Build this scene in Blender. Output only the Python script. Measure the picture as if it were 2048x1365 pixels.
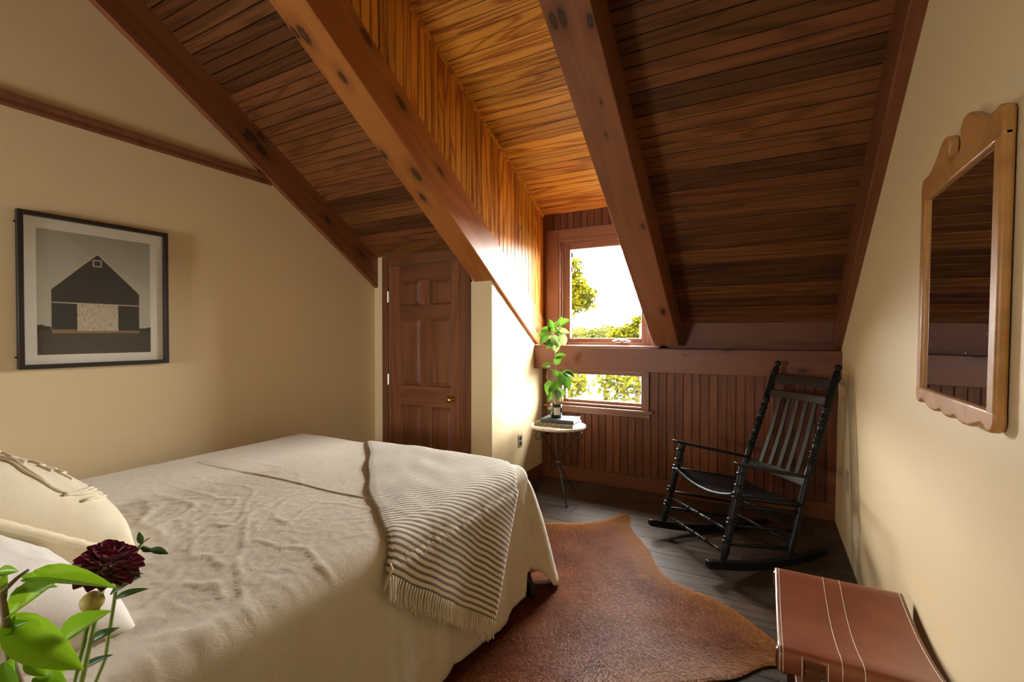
import bpy, bmesh, math, random
import numpy as np
from mathutils import Vector, Matrix, noise
R = math.radians
random.seed(11)
for o in list(bpy.data.objects): bpy.data.objects.remove(o)
S = bpy.context.scene
COL = S.collection

# ------------------------------------------------------------------ camera, light, exposure
cam = bpy.data.cameras.new('camera'); camo = bpy.data.objects.new('camera', cam); COL.objects.link(camo)
camo.location = (0, 0, 1.38); camo.rotation_euler = (R(90 - .75), 0, R(28.42))
cam.sensor_width = 36; cam.lens = 36 * 941.9 / 2048; cam.clip_start = .02; cam.clip_end = 1000
S.camera = camo
SKY = 58.0
W = bpy.data.worlds.new('World'); S.world = W; W.use_nodes = True
bg = W.node_tree.nodes['Background']; bg.inputs[0].default_value = (1, .985, .95, 1); bg.inputs[1].default_value = SKY
def portal(name, loc, rot, sx, sy):
    l = bpy.data.lights.new(name, 'AREA'); l.shape = 'RECTANGLE'; l.size = sx; l.size_y = sy; l.cycles.is_portal = True
    o = bpy.data.objects.new(name, l); COL.objects.link(o); o.location = loc; o.rotation_euler = rot
portal('portal_upper_window', (-1.315, 4.34, 1.77), (R(-90), 0, 0), .72, .9)
portal('portal_lower_window', (-1.34, 4.34, .88), (R(-90), 0, 0), .76, .3)
portal('portal_fill_window', (-2.35, -2.62, 1.35), (R(90), 0, 0), .7, .7)  # guides sky light through the added fill window behind the camera
S.view_settings.view_transform = 'Standard'; S.view_settings.look = 'None'
S.view_settings.gamma = 1; S.view_settings.use_curve_mapping = False
S.view_settings.exposure = 0.76

# ------------------------------------------------------------------ materials
MATS = {}
class N:
    def __init__(s, name):
        s.m = bpy.data.materials.new(name); s.m.use_nodes = True; s.t = s.m.node_tree; s.b = s.t.nodes['Principled BSDF']; MATS[name] = s.m
    def n(s, kind, **kw):
        x = s.t.nodes.new('ShaderNode' + kind)
        for k, v in kw.items():
            if k.startswith('i_'): x.inputs[k[2:].replace('_', ' ')].default_value = v
            else: setattr(x, k, v)
        return x
    def l(s, a, b): s.t.links.new(a, b)
    def math(s, op, a, b=None, c=None, clamp=False):
        x = s.t.nodes.new('ShaderNodeMath'); x.operation = op; x.use_clamp = clamp
        for i, v in enumerate((a, b, c)):
            if v is None: continue
            if hasattr(v, 'is_linked'): s.l(v, x.inputs[i])
            else: x.inputs[i].default_value = v
        return x.outputs[0]
    def vmath(s, op, a, b=None):
        x = s.t.nodes.new('ShaderNodeVectorMath'); x.operation = op
        for i, v in enumerate((a, b)):
            if v is None: continue
            if hasattr(v, 'is_linked'): s.l(v, x.inputs[i])
            else: x.inputs[i].default_value = v
        return x.outputs['Value' if op in ('LENGTH', 'DISTANCE', 'DOT_PRODUCT') else 0]
    def ramp(s, f, stops):
        x = s.t.nodes.new('ShaderNodeValToRGB'); e = x.color_ramp.elements
        while len(e) > len(stops): e.remove(e[-1])
        while len(e) < len(stops): e.new(.5)
        for q, (p, c) in zip(e, stops): q.position = p; q.color = (*c, 1) if len(c) == 3 else c
        s.l(f, x.inputs[0]); return x.outputs[0]
    def mix(s, f, a, b, mode='MIX'):
        x = s.t.nodes.new('ShaderNodeMix'); x.data_type = 'RGBA'; x.blend_type = mode
        for i, v in ((0, f), (6, a), (7, b)):
            if hasattr(v, 'is_linked'): s.l(v, x.inputs[i])
            else: x.inputs[i].default_value = v if i == 0 else (*v, 1)
        return x.outputs[2]
    def noise(s, vec, scale, detail=3, rough=.5, dist=0):
        x = s.n('TexNoise'); x.inputs['Scale'].default_value = scale; x.inputs['Detail'].default_value = detail
        x.inputs['Roughness'].default_value = rough; x.inputs['Distortion'].default_value = dist
        if vec is not None: s.l(vec, x.inputs['Vector'])
        return x.outputs[0]
    def obj(s): return s.n('TexCoord').outputs['Object']
    def bump(s, h, strength=.3, dist=.01):
        x = s.n('Bump'); x.inputs['Strength'].default_value = strength; x.inputs['Distance'].default_value = dist
        s.l(h, x.inputs['Height']); s.l(x.outputs[0], s.b.inputs['Normal'])
    def set(s, **kw):
        for k, v in kw.items():
            i = s.b.inputs[k.replace('_', ' ')]
            if hasattr(v, 'is_linked'): s.l(v, i)
            else: i.default_value = (*v, 1) if isinstance(v, tuple) and len(v) == 3 and i.type == 'RGBA' else v
        return s

def plain(name, col, rough=.5, **kw):
    return N(name).set(Base_Color=col, Roughness=rough, **kw).m

def wood(name, light, dark, rough=.4, ring=16, stretch=.5, fig=1.0, knots=(), tone=.35, objcol=True, coat=0.0, bump=.15, contrast=.5, spec=.32):
    """grain runs along the piece's own long axis (local x)"""
    s = N(name); oi = s.n('ObjectInfo')
    P = s.obj()
    cx = s.n('CombineXYZ'); rr = s.math('MULTIPLY', oi.outputs['Random'], 57.3)
    for i in range(3): s.l(rr, cx.inputs[i])
    P2 = s.vmath('ADD', s.vmath('MULTIPLY', P, (stretch, 5.5, 5.5)), cx.outputs[0])
    n1 = s.noise(P2, 1.1, 3, .45, .7 * fig)
    rings = s.math('SINE', s.math('MULTIPLY', n1, ring * 6.28))
    rings = s.math('POWER', s.math('MULTIPLY_ADD', rings, .5, .5), 2.6)
    P3 = s.vmath('ADD', s.vmath('MULTIPLY', P, (2.5, 90, 90)), cx.outputs[0])
    fine = s.noise(P3, 1.5, 4, .6)
    big = s.noise(P2, .7, 2)
    f = s.math('ADD', s.math('MULTIPLY', rings, contrast), s.math('MULTIPLY', fine, .5))
    col = s.ramp(f, [(.12, light), (.95, dark)])
    col = s.mix(s.math('MULTIPLY', big, .35), col, dark)
    v = s.math('MULTIPLY_ADD', oi.outputs['Random'], tone, 1 - tone / 2)
    hs = s.n('HueSaturation'); s.l(v, hs.inputs['Value']); s.l(col, hs.inputs['Color']); col = hs.outputs[0]
    if objcol: col = s.mix(1.0, col, oi.outputs['Color'], 'MULTIPLY')
    s.set(Base_Color=col, Roughness=rough, Coat_Weight=coat, Coat_Roughness=.25)
    s.b.inputs['Specular IOR Level'].default_value = spec
    s.bump(fine, bump, .002)
    return s.m

def wood_knots(name, light, dark, knots, **kw):
    """wood plus dark oval knots at given local points"""
    m = wood(name, light, dark, **kw); s = N.__new__(N); s.m = m; s.t = m.node_tree; s.b = s.t.nodes['Principled BSDF']
    src = s.b.inputs['Base Color'].links[0].from_socket
    P = s.obj(); nz = s.noise(P, 40, 3)
    best = None
    for (kx, ky, kz, r) in knots:
        d = s.vmath('LENGTH', s.vmath('MULTIPLY', s.vmath('SUBTRACT', P, (kx, ky, kz)), (.42 / (r * .85), 1 / (r * .85), 1 / (r * .85))))
        best = d if best is None else s.math('MINIMUM', best, d)
    best = s.math('ADD', best, s.math('MULTIPLY_ADD', nz, .5, -.25))
    halo = s.ramp(s.math('MULTIPLY', best, .33), [(.30, (1, 1, 1)), (.9, (0, 0, 0))])
    core = s.ramp(best, [(.35, (.75, .75, .75)), (.6, (1, 1, 1)), (1.0, (0, 0, 0))])
    c = s.mix(s.math('MULTIPLY', halo, .5), src, tuple(x * .45 for x in dark))
    c = s.mix(s.math('MULTIPLY', core, .92), c, (.020, .010, .005))
    s.l(c, s.b.inputs['Base Color']); return m

def fabric(name, col, col2, rough=.9, weave=900, wr=.35, big=14, fine=.25, crease=.0):
    s = N(name); P = s.obj(); a = s.noise(P, big, 6, .65); b = s.noise(P, weave, 2)
    c = s.mix(a, col, col2); s.set(Base_Color=c, Roughness=rough, Sheen_Weight=.25, Sheen_Roughness=.5)
    h = s.math('ADD', s.math('MULTIPLY', a, wr), s.math('MULTIPLY', b, fine))
    if crease:
        cr = s.noise(P, 24, 8, .65, 1.4); ridge = s.math('ABSOLUTE', s.math('SUBTRACT', cr, .5))
        h = s.math('ADD', h, s.math('MULTIPLY', s.math('SUBTRACT', 1, ridge), crease))
    s.bump(h, .55, .008); return s.m

def setup_materials():
    s = N('wall_paint'); n_ = s.noise(s.obj(), 260, 2); s.set(Base_Color=(.72, .585, .345), Roughness=.6); s.bump(n_, .08, .002)
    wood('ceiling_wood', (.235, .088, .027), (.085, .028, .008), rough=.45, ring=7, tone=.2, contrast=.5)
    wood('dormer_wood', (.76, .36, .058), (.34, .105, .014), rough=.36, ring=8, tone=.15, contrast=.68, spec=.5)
    wood('panel_wood', (.19, .062, .022), (.095, .028, .010), rough=.5, ring=5, tone=.3)
    wood('trim_wood', (.20, .070, .030), (.12, .040, .017), rough=.42, ring=4, tone=.15)
    wood('door_wood', (.23, .085, .034), (.13, .045, .018), rough=.4, ring=5, tone=.35)
    wood('frame_wood', (.28, .13, .075), (.18, .078, .044), rough=.4, ring=4, tone=.1)
    wood('floor_wood', (.085, .058, .039), (.030, .021, .015), rough=.45, ring=10, tone=.5, bump=.5, spec=.2)
    wood('maple', (.52, .27, .085), (.36, .165, .045), rough=.35, ring=3, tone=.06)
    wood('stool_wood', (.16, .055, .022), (.07, .022, .01), rough=.3, ring=5, tone=.1)
    wood('stand_wood', (.20, .11, .06), (.12, .06, .03), rough=.5, ring=4, tone=.1)
    plain('black_paint', (.009, .010, .011), .34, Specular_IOR_Level=.2)
    plain('black_metal', (.012, .011, .010), .45)
    plain('iron', (.035, .030, .026), .4, Metallic=.6)
    plain('brass', (.62, .42, .14), .22, Metallic=1.0)
    plain('steel', (.75, .74, .72), .3, Metallic=1.0)
    plain('bronze', (.10, .07, .045), .4, Metallic=.7)
    plain('plate_ivory', (.42, .35, .22), .4)
    plain('outlet_dark', (.03, .028, .025), .4)
    plain('bark', (.015, .010, .007), .9, Specular_IOR_Level=0.0)
    fabric('linen', (.74, .67, .53), (.64, .56, .42), weave=1100, wr=.55, big=9, crease=.9)
    fabric('mattress', (.7, .68, .62), (.66, .64, .58))
    fabric('pillow_cream', (.86, .77, .57), (.78, .68, .47), weave=800, wr=.3, big=10, crease=.35)
    fabric('pillow_white', (.85, .82, .75), (.80, .76, .68), weave=900, wr=.3, big=10, crease=.35)
    fabric('tassel_cotton', (.80, .72, .56), (.70, .61, .45))
    # striped throw, stripes follow its own cloth coordinates
    s = N('throw'); uv = s.n('UVMap').outputs[0]; sx = s.n('SeparateXYZ'); s.l(uv, sx.inputs[0])
    nz = s.noise(s.obj(), 30, 2); jit = s.math('MULTIPLY_ADD', nz, .003, -.0015)
    st = s.math('SINE', s.math('MULTIPLY', s.math('ADD', sx.outputs[1], jit), 6.2832 / .0225))
    sp = s.noise(s.obj(), 500, 2)
    f = s.ramp(s.math('MULTIPLY_ADD', s.math('ADD', st, s.math('MULTIPLY_ADD', sp, 1.2, -.6)), .5, .5), [(.50, (0, 0, 0)), (.66, (1, 1, 1))])
    c = s.mix(f, (.82, .76, .62), (.20, .145, .08)); s.set(Base_Color=c, Roughness=.95, Sheen_Weight=.4)
    wv = s.n('TexNoise'); wv.inputs['Scale'].default_value = 420; s.l(s.obj(), wv.inputs['Vector'])
    rib = s.math('SINE', s.math('MULTIPLY', sx.outputs[1], 6.2832 / .0045))
    s.bump(s.math('ADD', wv.outputs[0], s.math('MULTIPLY', rib, .3)), .5, .004)
    # cowhide
    s = N('cowhide'); at = s.n('Attribute', attribute_name='edge'); P = s.obj()
    n1 = s.noise(P, 2.6, 5, .6, .6)
    n2 = s.noise(s.vmath('MULTIPLY', P, (1, .22, 1)), 230, 3, .7, .9)
    c = s.ramp(s.math('ADD', n1, s.math('MULTIPLY_ADD', n2, .75, -.37)), [(.25, (.05, .010, .003)), (.5, (.15, .038, .011)), (.78, (.33, .115, .045))])
    e = s.ramp(s.math('ADD', at.outputs['Fac'], s.math('MULTIPLY_ADD', n1, .2, -.10)), [(.0, (1, 1, 1)), (.14, (.9, .9, .9)), (.48, (0, 0, 0))])
    c = s.mix(e, c, s.mix(n2, (.20, .062, .010), (.38, .15, .032))); s.set(Base_Color=c, Roughness=.55, Specular_IOR_Level=.15)
    n3 = s.noise(s.vmath('MULTIPLY', P, (1, .3, 1)), 110, 4, .7, 1.0)
    s.bump(s.math('ADD', n3, s.math('MULTIPLY', n2, .8)), .6, .006)
    s = N('fur'); at = s.n('Attribute', attribute_name='edge'); tn = s.n('Attribute', attribute_name='tone'); n1 = s.noise(s.obj(), 2.6, 5, .6, .6)
    f = s.math('ADD', s.math('MULTIPLY', tn.outputs['Fac'], .55), s.math('MULTIPLY', n1, .5))
    c = s.ramp(f, [(.25, (.040, .007, .002)), (.5, (.18, .045, .014)), (.78, (.42, .155, .062))])
    e = s.ramp(s.math('ADD', at.outputs['Fac'], s.math('MULTIPLY_ADD', n1, .2, -.10)), [(.0, (1, 1, 1)), (.14, (.9, .9, .9)), (.5, (0, 0, 0))])
    c = s.mix(e, c, s.mix(tn.outputs['Fac'], (.20, .058, .008), (.40, .155, .030))); s.set(Base_Color=c, Roughness=.42, Specular_IOR_Level=.12)
    # leather
    s = N('leather'); P = s.obj(); a = s.noise(P, 7, 5, .6); b = s.noise(P, 420, 2)
    s.set(Base_Color=s.ramp(a, [(.3, (.185, .050, .020)), (.7, (.265, .082, .034))]), Roughness=.36); s.bump(b, .12, .002)
    plain('stitch', (.75, .62, .45), .8)
    # marble
    s = N('marble'); P = s.obj(); a = s.noise(P, 7, 7, .65, 2.2)
    s.set(Base_Color=s.ramp(a, [(.42, (.82, .80, .74)), (.5, (.55, .50, .42)), (.56, (.84, .82, .77))]), Roughness=.25)
    # glass panes: thin, clear, with their own reflection
    s = N('pane_glass'); tr = s.n('BsdfTransparent'); gl = s.n('BsdfGlossy'); gl.inputs['Roughness'].default_value = .02
    lw = s.n('LayerWeight'); lw.inputs[0].default_value = .5; mx = s.n('MixShader')
    fr = s.math('MULTIPLY_ADD', s.math('POWER', lw.outputs['Facing'], 5.0), .92, .045)
    s.l(fr, mx.inputs[0]); s.l(tr.outputs[0], mx.inputs[1]); s.l(gl.outputs[0], mx.inputs[2])
    s.l(mx.outputs[0], s.t.nodes['Material Output'].inputs[0])
    s = N('mirror_glass'); P = s.obj(); sp = s.ramp(s.noise(P, 160, 2), [(.70, (0, 0, 0)), (.78, (1, 1, 1))])
    s.set(Base_Color=s.mix(sp, (.80, .80, .78), (.5, .48, .42)), Metallic=1.0, Roughness=s.math('MULTIPLY_ADD', sp, .3, .02))
    # books, jar
    plain('book_navy', (.06, .075, .075), .45); plain('book_green', (.055, .055, .040), .5); plain('paper', (.72, .68, .58), .8)
    s = N('spine_print'); P = s.obj(); a = s.noise(s.vmath('MULTIPLY', P, (220, 1, 90)), 1.0, 1)
    s.set(Base_Color=s.mix(s.ramp(a, [(.48, (0, 0, 0)), (.52, (1, 1, 1))]), (.055, .055, .04), (.42, .32, .16)), Roughness=.5)
    plain('jar_glass', (.010, .020, .018), .08, Coat_Weight=.5); plain('label_white', (.75, .70, .60), .6); plain('soil', (.03, .02, .012), .9)
    def leafmat(name, a, b, trans, rough=.4, spec=.5):
        s = N(name); oi = s.n('ObjectInfo'); n_ = s.noise(s.obj(), 30, 3)
        c = s.mix(s.math('MULTIPLY_ADD', oi.outputs['Random'], .6, s.math('MULTIPLY', n_, .4)), a, b)
        s.set(Base_Color=c, Roughness=rough); s.b.inputs['Specular IOR Level'].default_value = spec
        tl = s.n('BsdfTranslucent'); mx = s.n('MixShader'); mx.inputs[0].default_value = trans
        s.l(s.mix(1.0, c, (1.35, 1.3, .6), 'MULTIPLY'), tl.inputs[0]); s.l(s.b.outputs[0], mx.inputs[1]); s.l(tl.outputs[0], mx.inputs[2])
        s.l(mx.outputs[0], s.t.nodes['Material Output'].inputs[0]); return s.m
    leafmat('pothos_leaf', (.028, .085, .014), (.085, .18, .028), .4)
    leafmat('pale_leaf', (.10, .17, .08), (.22, .30, .17), .3)
    leafmat('branch_leaf', (.13, .30, .018), (.30, .50, .035), .45, .35)
    leafmat('dark_leaf', (.03, .075, .03), (.06, .12, .05), .2, .4)
    plain('stem_green', (.22, .30, .06), .5)
    plain('stem_brown', (.20, .14, .07), .6)
    plain('bud', (.42, .36, .08), .6)
    s = N('petal'); n_ = s.noise(s.obj(), 60, 2); s.set(Base_Color=s.mix(n_, (.10, .004, .024), (.36, .014, .090)), Roughness=.45, Sheen_Weight=.3)
    # outside foliage: vertex tone mixed with noise
    def outleaf(name, a, b, trans):
        s = N(name); at = s.n('Attribute', attribute_name='tone'); c = s.mix(at.outputs['Fac'], a, b)
        s.set(Base_Color=c, Roughness=.8); s.b.inputs['Specular IOR Level'].default_value = 0; tl = s.n('BsdfTranslucent'); s.l(c, tl.inputs[0]); mx = s.n('MixShader'); mx.inputs[0].default_value = trans
        s.l(s.b.outputs[0], mx.inputs[1]); s.l(tl.outputs[0], mx.inputs[2]); s.l(mx.outputs[0], s.t.nodes['Material Output'].inputs[0])
    outleaf('tree_leaf', (.005, .007, .0008), (.048, .044, .0022), .45)
    outleaf('far_leaf', (.020, .022, .0045), (.045, .042, .008), .2)
    plain('grass', (.02, .028, .006), .9, Specular_IOR_Level=0.0)
    s = N('water'); n_ = s.noise(s.obj(), .6, 3); s.set(Base_Color=(.08, .11, .13), Roughness=.12, IOR=1.33); s.bump(n_, .05, .2)
    # picture print colours
    s = N('print_sky'); gx = s.n('SeparateXYZ'); s.l(s.obj(), gx.inputs[0]); n_ = s.noise(s.obj(), 300, 2)
    s.set(Base_Color=s.ramp(s.math('MULTIPLY_ADD', gx.outputs[2], 1.5, .1), [(0, (.50, .50, .40)), (1, (.30, .32, .26))]), Roughness=.6)
    s = N('print_barn'); n_ = s.noise(s.vmath('MULTIPLY', s.obj(), (1, 160, 4)), 1, 2); s.set(Base_Color=s.mix(n_, (.008, .008, .007), (.018, .017, .014)), Roughness=.6)
    s = N('print_field'); n_ = s.noise(s.vmath('MULTIPLY', s.obj(), (1, 20, 90)), 1, 4); s.set(Base_Color=s.mix(n_, (.014, .012, .009), (.060, .050, .032)), Roughness=.6)
    s = N('print_door'); n_ = s.noise(s.vmath('MULTIPLY', s.obj(), (1, 260, 40)), 1, 3); s.set(Base_Color=s.ramp(n_, [(.35, (.28, .24, .16)), (.5, (.56, .50, .36)), (.8, (.66, .60, .46))]), Roughness=.6)
    plain('print_pale', (.50, .46, .36), .6); plain('print_base', (.24, .15, .075), .6); plain('mat_board', (.80, .79, .70), .7)
    plain('picture_frame', (.016, .012, .009), .4)
    plain('roof_felt', (.2, .18, .16), .9)
setup_materials()

# ------------------------------------------------------------------ mesh helpers
class MB:
    def __init__(s): s.v = []; s.f = []; s.mi = []; s.uv = None
    def add(s, vs, fs, mi=0):
        k = len(s.v); s.v += [tuple(x) for x in vs]; s.f += [tuple(i + k for i in f) for f in fs]; s.mi += [mi] * len(fs); return s
    def box(s, x0, x1, y0, y1, z0, z1, mi=0):
        v = [(x, y, z) for x in (x0, x1) for y in (y0, y1) for z in (z0, z1)]
        return s.add(v, [(0, 1, 3, 2), (4, 6, 7, 5), (0, 4, 5, 1), (2, 3, 7, 6), (0, 2, 6, 4), (1, 5, 7, 3)], mi)
    def prism(s, pts, axis, a, b, mi=0):
        """polygon pts in the two other axes, extruded from a to b along axis"""
        def P(p, t):
            q = list(p); q.insert(axis, t); return tuple(q)
        n = len(pts); v = [P(p, a) for p in pts] + [P(p, b) for p in pts]
        f = [tuple(range(n - 1, -1, -1)), tuple(range(n, 2 * n))] + [(i, (i + 1) % n, n + (i + 1) % n, n + i) for i in range(n)]
        return s.add(v, f, mi)
    def tube(s, pts, rad, seg=8, cap=True, mi=0, flat=1.0):
        pts = [Vector(p) for p in pts]; n = len(pts)
        if not hasattr(rad, '__len__'): rad = [rad] * n
        up = None; vs = []
        for i, p in enumerate(pts):
            t = (pts[min(i + 1, n - 1)] - pts[max(i - 1, 0)]).normalized()
            if up is None:
                up = Vector((0, 0, 1)) if abs(t.z) < .9 else Vector((1, 0, 0))
            a = t.cross(up)
            if a.length < 1e-5: a = t.cross(Vector((0, 1, 0)))
            a.normalize(); b = a.cross(t).normalized(); up = b
            for k in range(seg):
                th = 2 * math.pi * k / seg; vs.append(p + a * (math.cos(th) * rad[i]) + b * (math.sin(th) * rad[i] * flat))
        fs = [(i * seg + k, i * seg + (k + 1) % seg, (i + 1) * seg + (k + 1) % seg, (i + 1) * seg + k) for i in range(n - 1) for k in range(seg)]
        if cap: fs += [tuple(range(seg - 1, -1, -1)), tuple((n - 1) * seg + k for k in range(seg))]
        return s.add(vs, fs, mi)
    def ball(s, c, r, seg=10, ring=6, sq=(1, 1, 1), mi=0):
        vs = [(c[0], c[1], c[2] - r * sq[2])]
        for i in range(1, ring):
            ph = math.pi * i / ring - math.pi / 2
            for k in range(seg):
                th = 2 * math.pi * k / seg; vs.append((c[0] + r * sq[0] * math.cos(ph) * math.cos(th), c[1] + r * sq[1] * math.cos(ph) * math.sin(th), c[2] + r * sq[2] * math.sin(ph)))
        vs.append((c[0], c[1], c[2] + r * sq[2])); last = len(vs) - 1
        fs = [(0, 1 + (k + 1) % seg, 1 + k) for k in range(seg)]
        for i in range(ring - 2):
            for k in range(seg): fs.append((1 + i * seg + k, 1 + i * seg + (k + 1) % seg, 1 + (i + 1) * seg + (k + 1) % seg, 1 + (i + 1) * seg + k))
        fs += [(1 + (ring - 2) * seg + k, 1 + (ring - 2) * seg + (k + 1) % seg, last) for k in range(seg)]
        return s.add(vs, fs, mi)
    def lathe(s, prof, seg=24, c=(0, 0), mi=0):
        n = len(prof); vs = [(c[0] + r * math.cos(2 * math.pi * k / seg), c[1] + r * math.sin(2 * math.pi * k / seg), z) for r, z in prof for k in range(seg)]
        fs = [(i * seg + k, i * seg + (k + 1) % seg, (i + 1) * seg + (k + 1) % seg, (i + 1) * seg + k) for i in range(n - 1) for k in range(seg)]
        fs += [tuple(range(seg - 1, -1, -1)), tuple((n - 1) * seg + k for k in range(seg))]
        return s.add(vs, fs, mi)
    def grid(s, nu, nv, fn, mi=0, closed=False):
        vs = [fn(i / nu, j / nv) for i in range(nu + 1) for j in range(nv + 1)]
        return s.add(vs, [(i * (nv + 1) + j, (i + 1) * (nv + 1) + j, (i + 1) * (nv + 1) + j + 1, i * (nv + 1) + j + 1) for i in range(nu) for j in range(nv)], mi)
    def mesh(s, name):
        me = bpy.data.meshes.new(name); me.from_pydata(s.v, [], s.f); me.polygons.foreach_set('material_index', s.mi)
        return me
    def build(s, name, mat, parent=None, loc=(0, 0, 0), rot=(0, 0, 0), smooth=False, bevel=0, segs=2, fix=True, weld=False, angle=None):
        me = s.mesh(name)
        if fix or weld:
            bm = bmesh.new(); bm.from_mesh(me)
            if weld: bmesh.ops.remove_doubles(bm, verts=bm.verts, dist=1e-5)
            if fix: bmesh.ops.recalc_face_normals(bm, faces=bm.faces)
            bm.to_mesh(me); bm.free()
        for m in (mat if isinstance(mat, (list, tuple)) else [mat]): me.materials.append(MATS[m])
        if smooth: me.shade_smooth()
        if smooth and angle: me.set_sharp_from_angle(angle=R(angle))
        o = bpy.data.objects.new(name, me); COL.objects.link(o); o.location = loc; o.rotation_euler = rot
        if parent: o.parent = parent
        if bevel:
            b = o.modifiers.new('bevel', 'BEVEL'); b.width = bevel; b.segments = segs; b.limit_method = 'ANGLE'; b.angle_limit = R(40)
            if not smooth: me.shade_smooth(); me.set_sharp_from_angle(angle=R(35))
        return o
def tag(o, label, cat=None, group=None, kind=None):
    if label: o['label'] = label
    if cat: o['category'] = cat
    if group: o['group'] = group
    if kind: o['kind'] = kind
    return o
def empty(name, loc=(0, 0, 0), rot=(0, 0, 0)):
    o = bpy.data.objects.new(name, None); COL.objects.link(o); o.location = loc; o.rotation_euler = rot; o.empty_display_size = .1; return o
def struct(o, label=None):
    o['kind'] = 'structure'
    if label: o['label'] = label
    return o
def lerp(a, b, t): return a + (b - a) * t

# ------------------------------------------------------------------ room dimensions (metres)
XL, XA, YD, YW = -3.21, -1.94, 3.248, 4.2
YB, ZB = -2.6, 2.1                         # back wall, its height
SL = R(33.0); M33 = math.tan(SL); C33, S33 = math.cos(SL), math.sin(SL)
def zb(y): return 1.815 - M33 * (y - YD)   # underside of the rafters
def zc(y): return zb(y) + .28              # face of the ceiling boards
RID = .35; ZR = zc(RID)
def xr(z): return .452 + .0135 * z         # right wall, slightly out of plumb
DS = R(23.35); MD = math.tan(DS)
def zd(y): return 2.545 + MD * (4.2 - y)   # dormer ceiling face
GAP = .135

# ------------------------------------------------------------------ floor
fl = struct(MB().box(XL - .12, .6, YB - .1, 4.4, -.12, -.018).build('floor', 'floor_wood'), 'dark grey-brown wooden plank floor')
rng = random.Random(3)
y = YB - .02; row = 0
while y < 4.2:
    w = .183; x = XL - .1 - rng.random() * 1.1
    while x < .5:
        x1 = x + rng.choice((1.2, 1.22, 1.5, .9))
        a, b = max(x, XL - .1), min(x1, .55)
        if b - a > .03:
            e = .0022; L = b - a
            v = [(0, 0, -.018), (L, 0, -.018), (L, w, -.018), (0, w, -.018), (0, 0, -e), (L, 0, -e), (L, w, -e), (0, w, -e), (e, e, 0), (L - e, e, 0), (L - e, w - e, 0), (e, w - e, 0)]
            f = [(0, 3, 2, 1), (0, 1, 5, 4), (1, 2, 6, 5), (2, 3, 7, 6), (3, 0, 4, 7), (4, 5, 9, 8), (5, 6, 10, 9), (6, 7, 11, 10), (7, 4, 8, 11), (8, 9, 10, 11)]
            p = MB().add(v, f).build('plank', 'floor_wood', fl, (a, y, 0), fix=False); t = rng.uniform(.75, 1.2); p.color = (t, t, t, 1)
        x = x1
    y += w

# ------------------------------------------------------------------ walls
T = .12
struct(MB().prism([(YB, -.02), (4.3, -.02), (4.3, zc(4.3) + .1), (RID, ZR + .1), (YB, ZB + .3)], 0, XL - T, XL).build('wall_left', 'wall_paint'), 'cream painted gable wall behind the bed')
o = MB(); pts = [(YB, -.02), (4.45, -.02), (4.45, zc(4.4) + .1), (RID, ZR + .1), (YB, ZB + .3)]
n = len(pts); vs = [(xr(p[1]), *p) for p in pts] + [(xr(p[1]) + T, *p) for p in pts]
o.add(vs, [tuple(range(n)), tuple(range(2 * n - 1, n - 1, -1))] + [(i, (i + 1) % n, n + (i + 1) % n, n + i) for i in range(n)])
struct(o.build('wall_right', 'wall_paint'), 'cream painted wall with the mirror')
# door wall with opening
DX0, DX1, DZ = -3.03, -2.245, 2.005
b = MB().box(XL, DX0 - .0, YD, YD + .1, -.02, 2.13).box(DX1, XA - .1, YD, YD + .1, -.02, zb(YD) + .02).box(DX1, -2.13, YD, YD + .1, zb(YD), 2.13).box(DX0, DX1, YD, YD + .1, DZ, 2.13)
b.box(DX0 - .1, DX1 + .1, YD + .1, YD + .12, -.02, 2.1)
struct(b.build('wall_door', 'wall_paint'), 'cream wall around the six-panel door')
# alcove wall, sloped top under the rafter
struct(MB().prism([(YD, -.02), (4.3, -.02), (4.3, zb(4.3) + .05), (YD, zb(YD) + .05)], 0, XA - .1, XA).build('wall_alcove', 'wall_paint'), 'cream wall under the long rafter beside the window')
# window wall backing with two openings
UX0, UX1, UZ0, UZ1 = -1.765, -.895, 1.27, 2.285
LX0, LX1, LZ0, LZ1 = -1.74, -.955, .72, 1.03
b = MB(); ya, yb_ = YW + .015, YW + .15
b.box(XA - .05, LX0, ya, yb_, -.02, 1.2).box(LX1, .6, ya, yb_, -.02, 1.2).box(LX0, LX1, ya, yb_, -.02, LZ0).box(LX0, LX1, ya, yb_, LZ1, 1.2)
b.box(XA - .05, UX0, ya, yb_, 1.2, 2.75).box(UX1, -.6, ya, yb_, 1.2, 2.75).box(UX0, UX1, ya, yb_, 1.2, UZ0).box(UX0, UX1, ya, yb_, UZ1, 2.75)
b.box(-.6, .6, ya, yb_, 1.2, 1.75)
ww = struct(b.build('wall_window', 'panel_wood'), 'dark redwood panelled wall with two windows')
# back wall behind the viewpoint; its unseen window is added for fill light
b = MB(); bx0, bx1, bz0, bz1 = -2.7, -2.0, 1.0, 1.7
b.box(XL - T, bx0, YB - T, YB, -.02, 2.6).box(bx1, .6, YB - T, YB, -.02, 2.6).box(bx0, bx1, YB - T, YB, -.02, bz0).box(bx0, bx1, YB - T, YB, bz1, 2.6)
struct(b.build('wall_back', 'wall_paint'), 'cream wall behind the viewpoint')
wb = struct(MB().box(bx0, bx1, YB - .07, YB - .064, bz0, bz1).build('fill_window', 'pane_glass'), 'small unseen window added for fill light in the wall behind the viewpoint')
for (a, c, d, e) in ((bx0, bx0 + .06, bz0, bz1), (bx1 - .06, bx1, bz0, bz1), (bx0, bx1, bz0, bz0 + .06), (bx0, bx1, bz1 - .06, bz1), (-2.37, -2.33, bz0, bz1)):
    MB().box(a, c, YB - .1, YB - .04, d, e).build('fill_window_frame', 'trim_wood', wb)

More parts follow.
